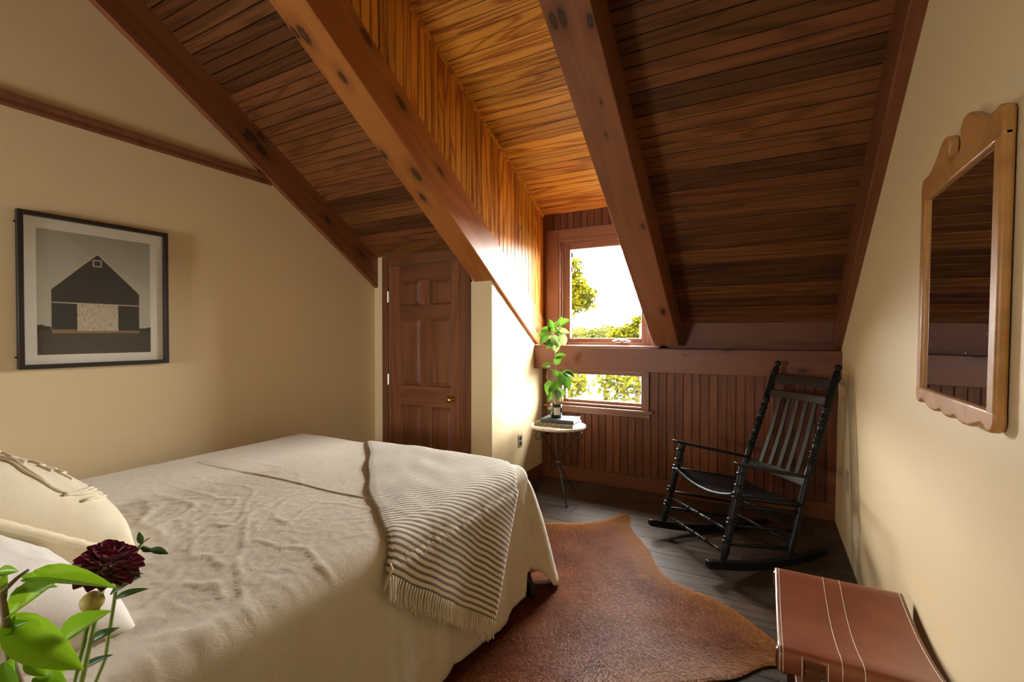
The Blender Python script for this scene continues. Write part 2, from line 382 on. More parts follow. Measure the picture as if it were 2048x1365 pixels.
# ------------------------------------------------------------------ ceiling slabs and boards
def slab(y0, y1, fz, x0, x1, off=.02, t=.1):
    pts = [(y0, fz(y0) + off), (y1, fz(y1) + off), (y1, fz(y1) + off + t), (y0, fz(y0) + off + t)]
    return pts, x0, x1
b = MB()
for pts, x0, x1 in (slab(RID - .02, 4.3, zc, XL - T, XA - .03), slab(RID - .02, 4.4, zc, -.74, .6), slab(RID - .02, 4.4, zd, XA - .05, -.70)):
    b.prism(pts, 0, x0, x1)
def zback(y): return ZR + (ZR - ZB) / (RID - YB) * (y - RID)
b.prism([(YB - .1, zback(YB - .1)), (RID + .02, ZR + .01), (RID + .02, ZR + .14), (YB - .1, zback(YB - .1) + .13)], 0, XL - T, .65)
b.prism([(RID - .4, zback(RID - .4)), (RID, ZR), (RID, zd(RID) + .1), (RID - .4, zd(RID) + .1)], 0, XA - .1, -.6)
ce = struct(b.build('ceiling', 'ceiling_wood'), 'sloping ceiling of stained tongue and groove boards')

def board(name, mat, parent, Mx, w, e0, e1, tone, grooves=True):
    """one tongue and groove board; local x length, y width, face at z=0, ends e0/e1 = x at y=0 and y=w"""
    g, d, t = .0038, .012, .016; k = w / 2
    ys = [(g, d), (g, .0015), (g + .0015, 0), (k - .0045, 0), (k - .0031, .0015), (k - .0028, d * .8), (k + .0028, d * .8), (k + .0031, .0015), (k + .0045, 0), (w - g - .0015, 0), (w - g, .0015), (w - g, d), (w, d)] if grooves else [(g, d), (g, 0), (w - g, 0), (w - g, d), (w, d)]
    ys = [(0, d)] + ys
    prof = ys + [(w, t), (0, t)]; n = len(prof)
    X0 = lambda q: lerp(e0[0], e0[1], q / w); X1 = lambda q: lerp(e1[0], e1[1], q / w)
    v = [(X0(p[0]), p[0], p[1]) for p in prof] + [(X1(p[0]), p[0], p[1]) for p in prof]
    f = [tuple(range(n)), tuple(range(2 * n - 1, n - 1, -1))] + [(i, n + i, n + (i + 1) % n, (i + 1) % n) for i in range(n)]
    o = MB().add(v, f).build(name, mat, parent); o.matrix_local = Mx
    o.color = (tone[0], tone[1], tone[2], 1); return o
def frame(origin, ex, ey):
    ex = Vector(ex).normalized(); ey = Vector(ey).normalized(); ez = ex.cross(ey)
    m = Matrix((ex, ey, ez)).transposed().to_4x4(); m.translation = Vector(origin); return m
rng = random.Random(8)
def tone(lo=.5, hi=1.35, hue=.06):
    t = rng.uniform(lo, hi); return (t, t * rng.uniform(1 - hue, 1 + hue), t * rng.uniform(1 - 2 * hue, 1 + 2 * hue))
def slope_boards(x0, x1, ystart, yend, fz, ang, mat, lo, hi, tones=None):
    st = GAP * math.cos(ang); y = ystart; k = 0
    while y < yend - .01:
        w = min(GAP, (yend - y) / math.cos(ang))
        t = tones[k] if tones and k < len(tones) else tone(lo, hi)
        board('board', mat, ce, frame((x0, y, fz(y)), (1, 0, 0), (0, math.cos(ang), -math.sin(ang))), w, (0, 0), (x1 - x0, x1 - x0), t)
        y += st; k += 1
# starts placed so that joints fall where they do in the room
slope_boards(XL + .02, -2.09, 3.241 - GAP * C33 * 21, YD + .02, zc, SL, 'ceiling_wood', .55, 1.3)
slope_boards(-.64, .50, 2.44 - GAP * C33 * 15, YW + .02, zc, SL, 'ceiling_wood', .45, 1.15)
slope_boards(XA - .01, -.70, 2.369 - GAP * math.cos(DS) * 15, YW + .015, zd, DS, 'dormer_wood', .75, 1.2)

# dormer cheek walls: vertical boards
def cheek(name, x, side, x2):
    b = MB().prism([(RID, zb(RID) + .2), (4.3, zb(4.3) + .2), (4.3, zd(4.3) + .05), (RID, zd(RID) + .05)], 0, x, x2)
    w_ = struct(b.build(name, 'dormer_wood'), 'side wall of the dormer in vertical boards')
    y = RID + .02
    while y < 4.19:
        w = min(GAP, 4.2 - y)
        # local x up, y towards the window (or back), face towards the dormer
        lo = lambda q: zb(q) + .29; hi = lambda q: zd(q) + .01
        if side > 0:   # face looks to +X : ex=(0,0,1), ey=(0,1,0) -> ez = (-1,0,0); body goes to -X
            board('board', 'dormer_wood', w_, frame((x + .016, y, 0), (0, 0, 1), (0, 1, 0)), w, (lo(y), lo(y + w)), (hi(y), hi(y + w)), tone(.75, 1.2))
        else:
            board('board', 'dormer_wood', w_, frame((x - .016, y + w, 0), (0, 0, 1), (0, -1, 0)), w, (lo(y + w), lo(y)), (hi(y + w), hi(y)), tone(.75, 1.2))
        y += GAP
cheek('wall_dormer_left', XA - .002, 1, XA - .1)
cheek('wall_dormer_right', -.80, -1, -.68)
# narrow moulding in the corner where cheek and dormer ceiling meet
tag(struct(MB().prism([(RID, zd(RID)), (4.19, zd(4.19)), (4.19, zd(4.19) - .022), (RID, zd(RID) - .022)], 0, XA + .012, XA + .03).build('trim_1', 'dormer_wood')), 'thin wooden corner strip along the dormer ceiling')

# ------------------------------------------------------------------ rafters and tie beam
def rafter(x0, x1, y0, y1, h, mat, label, plumb=True):
    L = (y1 - y0) / C33
    # local x down the slope, y = world X, z up normal
    hp = h * C33; dx = hp * math.tan(SL)
    b = MB(); w = x1 - x0
    prof = [(0, 0), (L, 0), (L - dx * 0 , hp), (0, hp)]
    b.prism([(0, 0), (L, 0), (L + dx, hp), (0, hp)], 1, 0, w)
    o = b.build('rafter', mat, None, bevel=.006, segs=2)
    ex = Vector((0, C33, -S33)); ey = Vector((-1, 0, 0)); ez = ex.cross(ey)
    m = Matrix((ex, ey, ez)).transposed().to_4x4(); m.translation = (x1, y0, zb(y0)); o.matrix_world = m
    return tag(o, label, 'beam', 'rafters')
def rk(y, t): return (y - RID) / C33          # distance along a rafter
rw = dict(rough=.38, spec=.45, ring=4, tone=.05, objcol=False)
HP = .28 * C33
wood_knots('rafter_wood_a', (.26, .092, .034), (.17, .055, .020), [(rk(1.95, 0), 0, .10, .018), (rk(1.96, 0), 0, .14, .03), (rk(2.05, 0), 0, .12, .03), (rk(2.0, 0), 0, .20, .02), (rk(2.62, 0), 0, .12, .022), (rk(2.98, 0), 0, .13, .022)], **rw)
wood_knots('rafter_wood_b', (.42, .155, .036), (.28, .090, .019), [(rk(1.60, 0), .14, 0, .03), (rk(1.58, 0), .18, 0, .018), (rk(1.80, 0), .09, 0, .022), (rk(2.35, 0), .05, 0, .032), (rk(2.5, 0), .12, 0, .022), (rk(2.2, 0), .18, 0, .02),
    (rk(2.05, 0), 0, .19, .03), (rk(2.45, 0), 0, .16, .022), (rk(3.3, 0), 0, .22, .016), (rk(3.35, 0), 0, .15, .026), (rk(3.5, 0), 0, .25, .018), (rk(3.62, 0), 0, .15, .03), (rk(3.98, 0), 0, .1, .022), (rk(1.75, 0), 0, .24, .03)], **rw)
wood_knots('rafter_wood_c', (.28, .105, .044), (.19, .066, .027), [(rk(1.86, 0), .17, 0, .022), (rk(1.86, 0), .13, 0, .026), (rk(1.9, 0), .02, 0, .02), (rk(2.2, 0), .07, 0, .008), (rk(2.35, 0), .09, 0, .008), (rk(2.9, 0), .03, 0, .012), (rk(3.65, 0), .05, 0, .02)], **rw)
rafter(XL, -3.168, RID, YD, .30, 'rafter_wood_a', 'reddish rafter half set into the cream left wall').color = (1, 1, 1, 1)
rafter(-2.112, -1.912, RID, 4.06, .335, 'rafter_wood_b', 'knotty golden rafter left of the dormer, sloping down past the door')
rafter(-.842, -.636, RID, 4.06, .30, 'rafter_wood_c', 'dark rafter that crosses the right side of the upper window')
rafter(.432, .54, RID, 4.15, .30, 'trim_wood', 'narrow rafter lying against the right wall beside the mirror')
wood_knots('beam_wood', (.19, .066, .030), (.13, .042, .019), [(1.66, 0, .2, .02), (2.17, 0, .055, .02), (1.36, 0, .15, .008)], rough=.42, ring=3, tone=.05, objcol=False)
tag(MB().box(0, .47 - XA, 0, .18, 0, .202).build('tie_beam', 'beam_wood', None, (XA, 4.02, 1.063), bevel=.005), 'broad dark horizontal beam between the upper and lower window', 'beam')

# ------------------------------------------------------------------ window wall boards, casings, windows
def vboard(x0, x1, z0, z1, t=None, mat='panel_wood', parent=ww):
    # face towards -Y : ex = up, ey = +X -> ez = up x X = +Y (body goes into the wall)
    board('board', mat, parent, frame((x0, YW, 0), (0, 0, 1), (1, 0, 0)), x1 - x0, (z0, z0), (z1, z1), t or tone(.6, 1.3))
x = .46
while x > XA + .002:
    x0 = max(x - GAP, XA)
    lo = .125
    if x0 > -.93 or x < -1.88: vboard(x0, x, lo, 1.07)
    else: vboard(x0, x, lo, .668 if x0 > -1.87 and x < -.9 else .668)
    x = x0
x = -.80
while x > XA:
    x0 = max(x - GAP, XA); vboard(x0, x, 2.385, zd(YW) + .005, tone(.8, 1.2)); x = x0
vboard(XA, -1.885, 1.265, 2.385); vboard(-.80 - .02, -.775, 1.265, 2.385)
MB().box(0, 1.12, 0, .016, 0, .225).build('plank', 'panel_wood', ww, (-.64, YW, 1.262), bevel=.003).color = (1.0, 1.0, 1.0, 1)
MB().box(0, 1.12, 0, .012, 0, .06).build('plank', 'panel_wood', ww, (-.64, YW + .003, 1.485), bevel=.003).color = (.8, .8, .8, 1)
# baseboards
def long_box(name, mat, x0, x1, y0, y1, z0, z1, parent=None, bevel=.003):
    # box whose local x is its longest side, so the grain follows it
    d = (x1 - x0, y1 - y0, z1 - z0); k = d.index(max(d))
    if k == 0: return MB().box(0, d[0], 0, d[1], 0, d[2]).build(name, mat, parent, (x0, y0, z0), bevel=bevel)
    if k == 2:
        o = MB().box(0, d[2], 0, d[1], 0, d[0]).build(name, mat, parent, (x1, y0, z0), bevel=bevel); o.rotation_euler = (0, R(-90), 0); return o
    o = MB().box(0, d[1], 0, d[0], 0, d[2]).build(name, mat, parent, (x1, y0, z0), bevel=bevel); o.rotation_euler = (0, 0, R(90)); return o
struct(long_box('baseboard_window', 'trim_wood', XA, .452, YW - .018, YW, 0, .125), 'dark wooden baseboard under the windows')
struct(long_box('baseboard_alcove', 'trim_wood', XA, XA + .016, YD, YW - .018, 0, .12), 'dark wooden baseboard of the alcove wall')
struct(long_box('baseboard_left', 'trim_wood', XL, XL + .016, YB, YD, 0, .12), 'dark wooden baseboard behind the bed')
struct(long_box('trim_2', 'trim_wood', .40, .46, YW - .012, YW, .125, 1.063), 'dark upright corner board behind the rocking chair')

def window(name, label, X0, X1, Z0, Z1, cas, sash, gl, handle):
    """opening X0..X1, Z0..Z1 ; gl = glass rectangle ; root at the sill"""
    w = empty(name); struct(w, label)
    (cx0, cx1, cz0, cz1) = cas
    if X0 - cx0 > .01: long_box('casing', 'frame_wood', cx0, X0, YW - .012, YW + .014, cz0, cz1, w)
    long_box('casing', 'frame_wood', X1, cx1, YW - .012, YW + .014, cz0, cz1, w)
    if cz1 - Z1 > .008: long_box('casing', 'frame_wood', X0, X1, YW - .012, YW + .014, Z1, cz1, w)
    # stepped jamb
    j = .018; y0, y1 = YW - .006, YW + .13
    long_box('jamb', 'frame_wood', X0, X0 + j, y0, y1, Z0, Z1, w); long_box('jamb', 'frame_wood', X1 - j, X1, y0, y1, Z0, Z1, w)
    long_box('jamb', 'frame_wood', X0 + j, X1 - j, y0, y1, Z1 - j, Z1, w); long_box('jamb', 'frame_wood', X0 + j, X1 - j, y0, y1, Z0, Z0 + j, w)
    j2 = j + .02
    if sash:
        for a, b_, c, d in ((X0 + j, X0 + j2, Z0 + j, Z1 - j), (X1 - j2, X1 - j, Z0 + j, Z1 - j), (X0 + j2, X1 - j2, Z1 - j2, Z1 - j), (X0 + j2, X1 - j2, Z0 + j, Z0 + j2)):
            long_box('stop', 'frame_wood', a, b_, YW + .018, YW + .04, c, d, w)
    g0, g1, h0, h1 = gl
    s_ = empty('sash'); s_.parent = w
    def bar(a, b_, c, d): long_box('sash_rail' if b_ - a > d - c else 'sash_stile', 'frame_wood', a, b_, YW + .04, YW + .085, c, d, s_, .006)
    bar(X0 + j, g0, Z0 + j, Z1 - j); bar(g1, X1 - j, Z0 + j, Z1 - j); bar(g0, g1, h1, Z1 - j); bar(g0, g1, Z0 + j, h0)
    MB().box(g0 - .004, g1 + .004, YW + .060, YW + .064, h0 - .004, h1 + .004).build('pane', 'pane_glass', s_)
    return w
w1 = window('window_1', 'tall casement window in the dormer, sky and trees outside', UX0, UX1, UZ0, UZ1, (-1.885, -.80, 1.27, 2.385), True, (-1.662, -.985, 1.348, 2.196), True)
struct(long_box('trim_3', 'frame_wood', XA, -.79, 4.0 + .03, YW + .02, 1.265, 1.283), 'narrow wooden sill on the broad beam under the upper window')
w2 = window('window_2', 'low wide window under the broad beam', LX0, LX1, LZ0, LZ1, (-1.885, -.905, .69, 1.063), False, (-1.702, -.985, .765, 1.012), False)
long_box('sill', 'frame_wood', -1.90, -.865, YW - .05, YW + .05, .690, .712, w2, .004)
long_box('apron', 'frame_wood', -1.88, -.895, YW - .014, YW, .645, .690, w2, .003)
# crank handle of the casement
cr = empty('crank_handle'); cr.parent = w1
MB().box(-1.20, -1.08, 4.175, 4.205, 1.30, 1.312).build('crank_base', 'bronze', cr, bevel=.004)
MB().tube([(-1.14, 4.18, 1.312), (-1.14, 4.165, 1.33), (-1.12, 4.155, 1.338), (-1.075, 4.15, 1.325), (-1.06, 4.15, 1.318)], [.009, .009, .007, .006, .008], 8).build('crank_arm', 'steel', cr, smooth=True)
MB().tube([(-1.14, 4.165, 1.33), (-1.17, 4.155, 1.34), (-1.215, 4.15, 1.322)], [.006, .006, .008], 8).build('crank_knob', 'steel', cr, smooth=True)
for z in (2.12, 1.98): MB().box(-1.655, -1.640, 4.252, 4.262, z, z + .05).build('hinge', 'bronze', w1)

# ------------------------------------------------------------------ door
d = empty('door_1', (DX0, YD, 0)); struct(d, 'dark redwood six-panel door left of the alcove')
DW = DX1 - DX0
def rl(name, x0, x1, z0, z1, y0=-.006, y1=.03, m='door_wood', bv=.003, par=None): return long_box(name, m, x0, x1, y0, y1, z0, z1, par or d, bv)
xs = [0.006, .133, .361, .465, .691, DW - .006]
zs = [.01, .22, .757, .931, 1.533, 1.642, 1.863, DZ - .006]
rl('stile', xs[0], xs[1], zs[0], zs[7]); rl('stile', xs[4], xs[5], zs[0], zs[7])
for a, c in ((0, 1), (2, 3), (4, 5), (6, 7)): rl('rail', xs[1], xs[4], zs[a], zs[c])
for a, c in ((1, 2), (3, 4), (5, 6)): rl('muntin', xs[2], xs[3], zs[a], zs[c])
for a, c in ((1, 2), (3, 4), (5, 6)):
    for p, q in ((1, 2), (3, 4)):
        X0, X1, Z0, Z1 = xs[p], xs[q], zs[a], zs[c]; i = .038
        L, Wd = Z1 - Z0, X1 - X0
        v = [(0, 0, 0), (L, 0, 0), (L, Wd, 0), (0, Wd, 0), (.012, .012, .012), (L - .012, .012, .012), (L - .012, Wd - .012, .012), (.012, Wd - .012, .012), (i, i, -.002), (L - i, i, -.002), (L - i, Wd - i, -.002), (i, Wd - i, -.002)]
        f = [(0, 1, 5, 4), (1, 2, 6, 5), (2, 3, 7, 6), (3, 0, 4, 7), (4, 5, 9, 8), (5, 6, 10, 9), (6, 7, 11, 10), (7, 4, 8, 11), (8, 9, 10, 11)]
        o = MB().add(v, f).build('panel', 'door_wood', d, fix=False); o.matrix_local = frame((X0, 0, Z0), (0, 0, 1), (1, 0, 0)); 
kb = MB().tube([(0, 0, 0), (0, -.004, 0)], .032, 20).tube([(0, -.004, 0), (0, -.03, 0)], .011, 14)
kb.tube([(0, -.026, 0), (0, -.032, 0), (0, -.044, 0), (0, -.056, 0), (0, -.062, 0)], [.012, .023, .028, .022, .006], 20)
kb.build('door_knob', 'brass', d, (DW - .085, -.006, .838), smooth=True, angle=50)
for z in (1.68, .93): MB().box(-.010, .006, -.012, -.004, z, z + .09).tube([(-.004, -.012, z - .004), (-.004, -.012, z + .094)], .006, 8).build('hinge', 'steel', d)
rl('casing', -.072, -.002, 0, 2.09, -.018, 0, 'door_wood', .004); rl('casing', DW + .002, DW + .105, 0, 2.0, -.018, 0, 'door_wood', .004)
rl('casing', -.002, DW + .105, DZ, 2.10, -.018, 0, 'door_wood', .004)

# ------------------------------------------------------------------ left wall: trim and picture
b = MB(); prof = [(XL, 2.475), (XL + .012, 2.475), (XL + .018, 2.487), (XL + .018, 2.508), (XL + .03, 2.520), (XL + .036, 2.537), (XL, 2.537)]
o = b.prism([(2.8 * 0 + 0, 0)] if 0 else [(p[0], p[1]) for p in prof], 1, YB, 2.21).build('trim_4', 'trim_wood'); struct(o, 'dark wooden picture rail across the left wall')

p = tag(empty('framed_picture', (XL, 1.19, 1.6)), 'black framed barn photograph with white mat on the left wall', 'picture')
y0, y1, z0, z1 = -.325, .325, -.390, .390; fw_ = .022
for (a, c, dd, e) in ((y0, y0 + fw_, z0, z1), (y1 - fw_, y1, z0, z1), (y0 + fw_, y1 - fw_, z1 - fw_, z1), (y0 + fw_, y1 - fw_, z0, z0 + fw_)):
    MB().box(.006, .038, a, c, dd, e).build('frame_side', 'picture_frame', p, bevel=.002)
MB().box(.004, .014, y0 + .01, y1 - .01, z0 + .01, z1 - .01).build('mat_board', 'mat_board', p)
pr = MB(); Yc, Zc = 1.19, 1.6
def sh(pts, mi, lv): pr.add([(.0145 + lv * .0003, yy - Yc, zz - Zc) for yy, zz in pts], [tuple(range(len(pts)))], mi)
sh([(.938, 1.279), (1.428, 1.279), (1.428, 1.914), (.938, 1.914)], 0, 0)
sh([(.938, 1.279), (1.428, 1.279), (1.428, 1.405), (.938, 1.405)], 2, 1)
sh([(.938, 1.400), (.99, 1.400), (.99, 1.421), (.97, 1.424), (.955, 1.432), (.945, 1.428), (.938, 1.43)], 1, 2)
sh([(1.37, 1.400), (1.428, 1.400), (1.428, 1.425), (1.40, 1.418), (1.37, 1.416)], 1, 2)
sh([(.992, 1.392), (1.371, 1.392), (1.371, 1.612), (1.181, 1.815), (.992, 1.61)], 1, 3)
sh([(.992, 1.388), (1.093, 1.388), (1.093, 1.408), (.992, 1.408)], 4 + 1, 4); sh([(1.271, 1.390), (1.371, 1.390), (1.371, 1.405), (1.271, 1.405)], 5, 4)
sh([(.975, 1.618), (.982, 1.606), (1.181, 1.812), (1.181, 1.826)], 4, 4); sh([(1.387, 1.618), (1.181, 1.826), (1.181, 1.812), (1.380, 1.606)], 4, 4)
sh([(.986, 1.543), (1.372, 1.543), (1.372, 1.549), (.986, 1.549)], 4, 4)
sh([(1.093, 1.401), (1.271, 1.401), (1.271, 1.543), (1.093, 1.543)], 3, 4)
sh([(1.085, 1.389), (1.285, 1.389), (1.271, 1.401), (1.093, 1.401)], 5, 5)
sh([(1.160, 1.747), (1.200, 1.747), (1.200, 1.785), (1.160, 1.785)], 4, 4); sh([(1.166, 1.753), (1.194, 1.753), (1.194, 1.779), (1.166, 1.779)], 1, 5)
pr.build('print', ['print_sky', 'print_barn', 'print_field', 'print_door', 'print_pale', 'print_base'], p, fix=False)
MB().box(.024, .0255, y0 + .02, y1 - .02, z0 + .02, z1 - .02).build('picture_glass', 'pane_glass', p)
for z in (.33, -.33): MB().ball((.012, y0 - .004, z), .005).build('hanger_screw', 'black_metal', p)

# ------------------------------------------------------------------ mirror on the right wall
ZM = 1.53
m_ = tag(empty('wall_mirror', (xr(ZM), 1.725, ZM), (0, -math.atan(.0135) * -1, 0)), 'maple framed mirror with scrolled crest on the right wall', 'mirror')
fx0, fx1 = -.028, -.004       # front and back of the frame
def mz(z): return 1.38 + (z - 1.38) * 1.018 - ZM
hw = .308; gi = .262
for s_ in (-1, 1): MB().prism([(s_ * gi, mz(1.20)), (s_ * hw, mz(1.20)), (s_ * hw, mz(1.825)), (s_ * gi, mz(1.825))] if s_ > 0 else [(-hw, mz(1.20)), (-gi, mz(1.20)), (-gi, mz(1.825)), (-hw, mz(1.825))], 0, fx0, fx1).build('stile', 'maple', m_, bevel=.008, segs=3)
half = [(hw, 1.825), (hw, 1.862), (.300, 1.876), (.285, 1.883), (.265, 1.882), (.24, 1.880), (.215, 1.884), (.19, 1.893), (.165, 1.905), (.14, 1.919), (.118, 1.932), (.098, 1.941), (.078, 1.943), (.060, 1.938), (.047, 1.926), (.043, 1.910), (.048, 1.895), (.052, 1.882), (.044, 1.870), (.025, 1.862), (0, 1.860)]
out = [(y, mz(z)) for y, z in half] + [(-y, mz(z)) for y, z in reversed(half[:-1])] + [(-gi, mz(1.805)), (gi, mz(1.805))]
out[-2:] = [(-hw, mz(1.806)), (hw, mz(1.806))]
MB().prism(out, 0, fx0, fx1).build('crest', 'maple', m_, bevel=.006, segs=3)
half = [(hw, 1.212), (hw, 1.185), (.300, 1.170), (.285, 1.163), (.268, 1.163), (.252, 1.172), (.238, 1.176), (.20, 1.166), (.16, 1.157), (.12, 1.155), (.085, 1.159), (.065, 1.167), (.055, 1.166), (.03, 1.157), (0, 1.155)]
out = [(y, mz(z)) for y, z in half] + [(-y, mz(z)) for y, z in reversed(half[:-1])]
MB().prism(out, 0, fx0, fx1).build('bottom_rail', 'maple', m_, bevel=.006, segs=3)
for s_ in (-1, 1): MB().box(fx0 + .006, fx1, min(s_ * .256, s_ * .266), max(s_ * .256, s_ * .266), mz(1.21), mz(1.81)).build('inner_lip', 'maple', m_)
MB().box(fx0 + .010, fx0 + .014, -.262, .262, mz(1.206), mz(1.812)).build('mirror_glass', 'mirror_glass', m_)
# ------------------------------------------------------------------ outlet plates
o = tag(empty('outlet_plate', (XA, 3.735, .43)), 'small outlet plate with dark sockets on the alcove wall', 'outlet')
MB().box(0, .006, -.036, .036, -.058, .058).build('plate', 'plate_ivory', o, bevel=.002)
for z in (-.024, .024): MB().box(.004, .0075, -.022, .022, z - .018, z + .018).build('socket', 'outlet_dark', o, bevel=.002)
o = tag(empty('switch_plate', (xr(.45), 3.63, .45)), 'narrow ivory outlet plate low on the right wall behind the chair', 'outlet')
MB().box(-.006, 0, -.036, .036, -.058, .058).build('plate', 'plate_ivory', o, bevel=.002)
MB().box(-.009, -.004, -.017, .017, -.034, .034).build('socket', 'plate_ivory', o, bevel=.002)

# ------------------------------------------------------------------ bed
BX0, BX1, BY0, BY1, ZT = -2.93, -1.10, .22, 2.26, .69
bed = tag(empty('bed', ((BX0 + BX1) / 2, (BY0 + BY1) / 2, 0)), 'bed on black metal legs, covered by the linen spread', 'bed')
cx, cy = (BX0 + BX1) / 2, (BY0 + BY1) / 2; hx, hy = (BX1 - BX0) / 2 - .03, (BY1 - BY0) / 2 - .03
MB().box(-hx, hx, -hy, hy, .40, ZT - .02).build('mattress', 'mattress', bed, bevel=.06, segs=4)
MB().box(-hx + .01, hx - .01, -hy + .01, hy - .01, .22, .40).build('box_spring', 'mattress', bed, bevel=.02)
MB().box(-hx, hx, -hy, hy, .17, .22).build('bed_frame', 'black_metal', bed, bevel=.005)
for sx in (-1, 1):
    for sy in (-1, 1):
        lx0, ly0 = sx * (hx - .01), sy * (hy - .03); lx1, ly1 = sx * (hx + .055), sy * (hy - .02); e = .021   # slightly splayed square leg
        v = [(lx1 - e, ly1 - e, 0), (lx1 + e, ly1 - e, 0), (lx1 + e, ly1 + e, 0), (lx1 - e, ly1 + e, 0), (lx0 - e, ly0 - e, .2), (lx0 + e, ly0 - e, .2), (lx0 + e, ly0 + e, .2), (lx0 - e, ly0 + e, .2)]
        MB().add(v, [(0, 3, 2, 1), (4, 5, 6, 7), (0, 1, 5, 4), (1, 2, 6, 5), (2, 3, 7, 6), (3, 0, 4, 7)]).build('leg', 'black_metal', bed, bevel=.003)
def wrinkle(x, y, amp=1):
    a = noise.noise(Vector((x * 2.6, y * 2.0, .3))) * .009
    warp = noise.noise(Vector((x * 1.7, y * 1.7, 5)))
    head = max(.10, min(1, (1.75 - y) / .8))
    for (fx, fy, sh, th_, am, sd) in ((3.2, 6.5, 2.0, .84, .014, 1.7), (7, 5, -3.5, .82, .008, 8.1), (13, 24, 6, .72, .007, 4.2), (30, 22, -9, .62, .0045, 2.9)):
        r_ = 1 - abs(noise.noise(Vector((x * fx + warp * 2, y * fy + x * sh + warp * 1.5, sd)))) * 2
        a += max(0, r_ - th_) * am * head / (1 - th_) * .35
    return a * amp
RC, RE = .07, .075                      # plan corner radius, edge rounding
NXg, NYg = 170, 190
ix0, ix1, iy0, iy1 = BX0 + RC, BX1 - RC, BY0 + RC, BY1 - RC
b = MB()
b.grid(NXg, NYg, lambda u, v: (lerp(ix0, ix1, u), lerp(iy0, iy1, v), ZT + wrinkle(lerp(ix0, ix1, u), lerp(iy0, iy1, v))))
loop = []                               # (x, y, normal angle) round the flat part, near side first
NC = 14
loop += [(ix1, lerp(iy0, iy1, k / NYg), 0.0) for k in range(NYg + 1)]
loop += [(ix1, iy1, math.pi / 2 * k / NC) for k in range(1, NC)]
loop += [(lerp(ix1, ix0, k / NXg), iy1, math.pi / 2) for k in range(NXg + 1)]
loop += [(ix0, iy1, math.pi / 2 * (1 + k / NC)) for k in range(1, NC)]
loop += [(ix0, lerp(iy1, iy0, k / NYg), math.pi) for k in range(NYg + 1)]
def skirt(x, y, a, j, NA, NS):
    nx, ny = math.cos(a), math.sin(a); w0 = wrinkle(x, y); r = RC
    if j <= NA:
        t = j / NA * math.pi / 2; return (x + nx * r * math.sin(t), y + ny * r * math.sin(t), ZT - RE + RE * math.cos(t) + w0 * math.cos(t))
    t = (j - NA) / NS; s_ = y * 1.0 - x * 1.0 + a * .25
    fold = .020 * math.sin(s_ * 8.5 + .6) ** 3 + .010 * math.sin(s_ * 19 + 1.4) - .018 * math.exp(-((s_ - 2.35) / .03) ** 2) - .016 * math.exp(-((s_ - 2.0) / .025) ** 2) - .016 * math.exp(-((s_ - 2.72) / .025) ** 2) + .016 * noise.noise(Vector((s_ * 3.3, 2.2, 0)))
    h = .048 + .010 * math.sin(s_ * 6)
    if .35 < a < 1.3: h -= .026 * math.sin((a - .35) / .95 * math.pi)
    k = t ** .75; flare = .022 * k + fold * k
    # near foot corner: the side panel ends short of the leg, the foot panel flares out past it
    if a == 0.0 and y > iy1 - .075: h += .11 * min(1, (y - iy1 + .075) / .015)
    if 0 < a < .5: h += .11 * (1 - a / .5) ** .4
    if .2 < a < 1.57: flare += .17 * k * math.sin((a - .2) / 1.37 * math.pi) ** .6
    flare += (.006 * noise.noise(Vector((x * 8, y * 8, t * 5 + a * 3))) + .004 * max(0, 1 - abs(noise.noise(Vector((s_ * 14, t * 9, 3)))) * 5)) * k
    z0 = ZT - RE; z = lerp(z0, h, t)
    return (x + nx * (r + flare), y + ny * (r + flare), z)
NA, NS = 7, 26; base = len(b.v); nl = len(loop); nj = NA + NS + 1
for (x, y, a) in loop:
    for j in range(nj): b.v.append(skirt(x, y, a, j, NA, NS))
for i in range(nl - 1):
    for j in range(nj - 1): k = base + i * nj + j; b.f.append((k, k + 1, k + nj + 1, k + nj)); b.mi.append(0)
o = b.build('bedspread', 'linen', None, smooth=True, weld=True)
o.modifiers.new('thick', 'SOLIDIFY').thickness = .004
tag(o, 'crumpled oatmeal linen bedspread hanging to the floor', 'bedspread')
sm_ = [(x_, 1.437 + .006 * math.sin(x_ * 3), ZT + wrinkle(x_, 1.437) + .002) for x_ in [lerp(-2.70, -1.25, k / 60) for k in range(61)]]
MB().tube(sm_, .0028, 6).build('seam', 'linen', o, smooth=True)

# ------------------------------------------------------------------ throw blanket
lx, ly = .79, -.61; ccx, ccy = .61, .79; AX, AY = BX1, 1.17; TW = .735
def drape(X, Y, lift=.007):
    """carry a flat cloth point onto the bed: top, rounded edge, hanging side"""
    r = .07
    qx = min(max(X, BX0 + r), BX1 - r); qy = min(max(Y, BY0 + r), BY1 - r)
    dx, dy = X - qx, Y - qy; dist = math.hypot(dx, dy)
    if dist < 1e-6: return Vector((X, Y, ZT + lift + wrinkle(X, Y)))
    nx, ny = dx / dist, dy / dist; rr = RE + lift
    s = dist                                # arc length from the flat part
    if s < rr * math.pi / 2:
        a = s / rr; h = r + (rr - r) * 1.0
        return Vector((qx + nx * rr * math.sin(a) * .98, qy + ny * rr * math.sin(a) * .98, ZT - RE + rr * math.cos(a) + wrinkle(qx, qy) * math.cos(a)))
    drop = s - rr * math.pi / 2
    out_ = r + lift + .020 + .05 * min(1, drop / .5) + .014 * math.sin(Y * 13 + X * 4) * min(1, drop * 3)
    return Vector((qx + nx * out_, qy + ny * out_, ZT - RE - drop))
b = MB(); NU, NV = 60, 120; P0, P1 = -1.98, .075; uvs = []
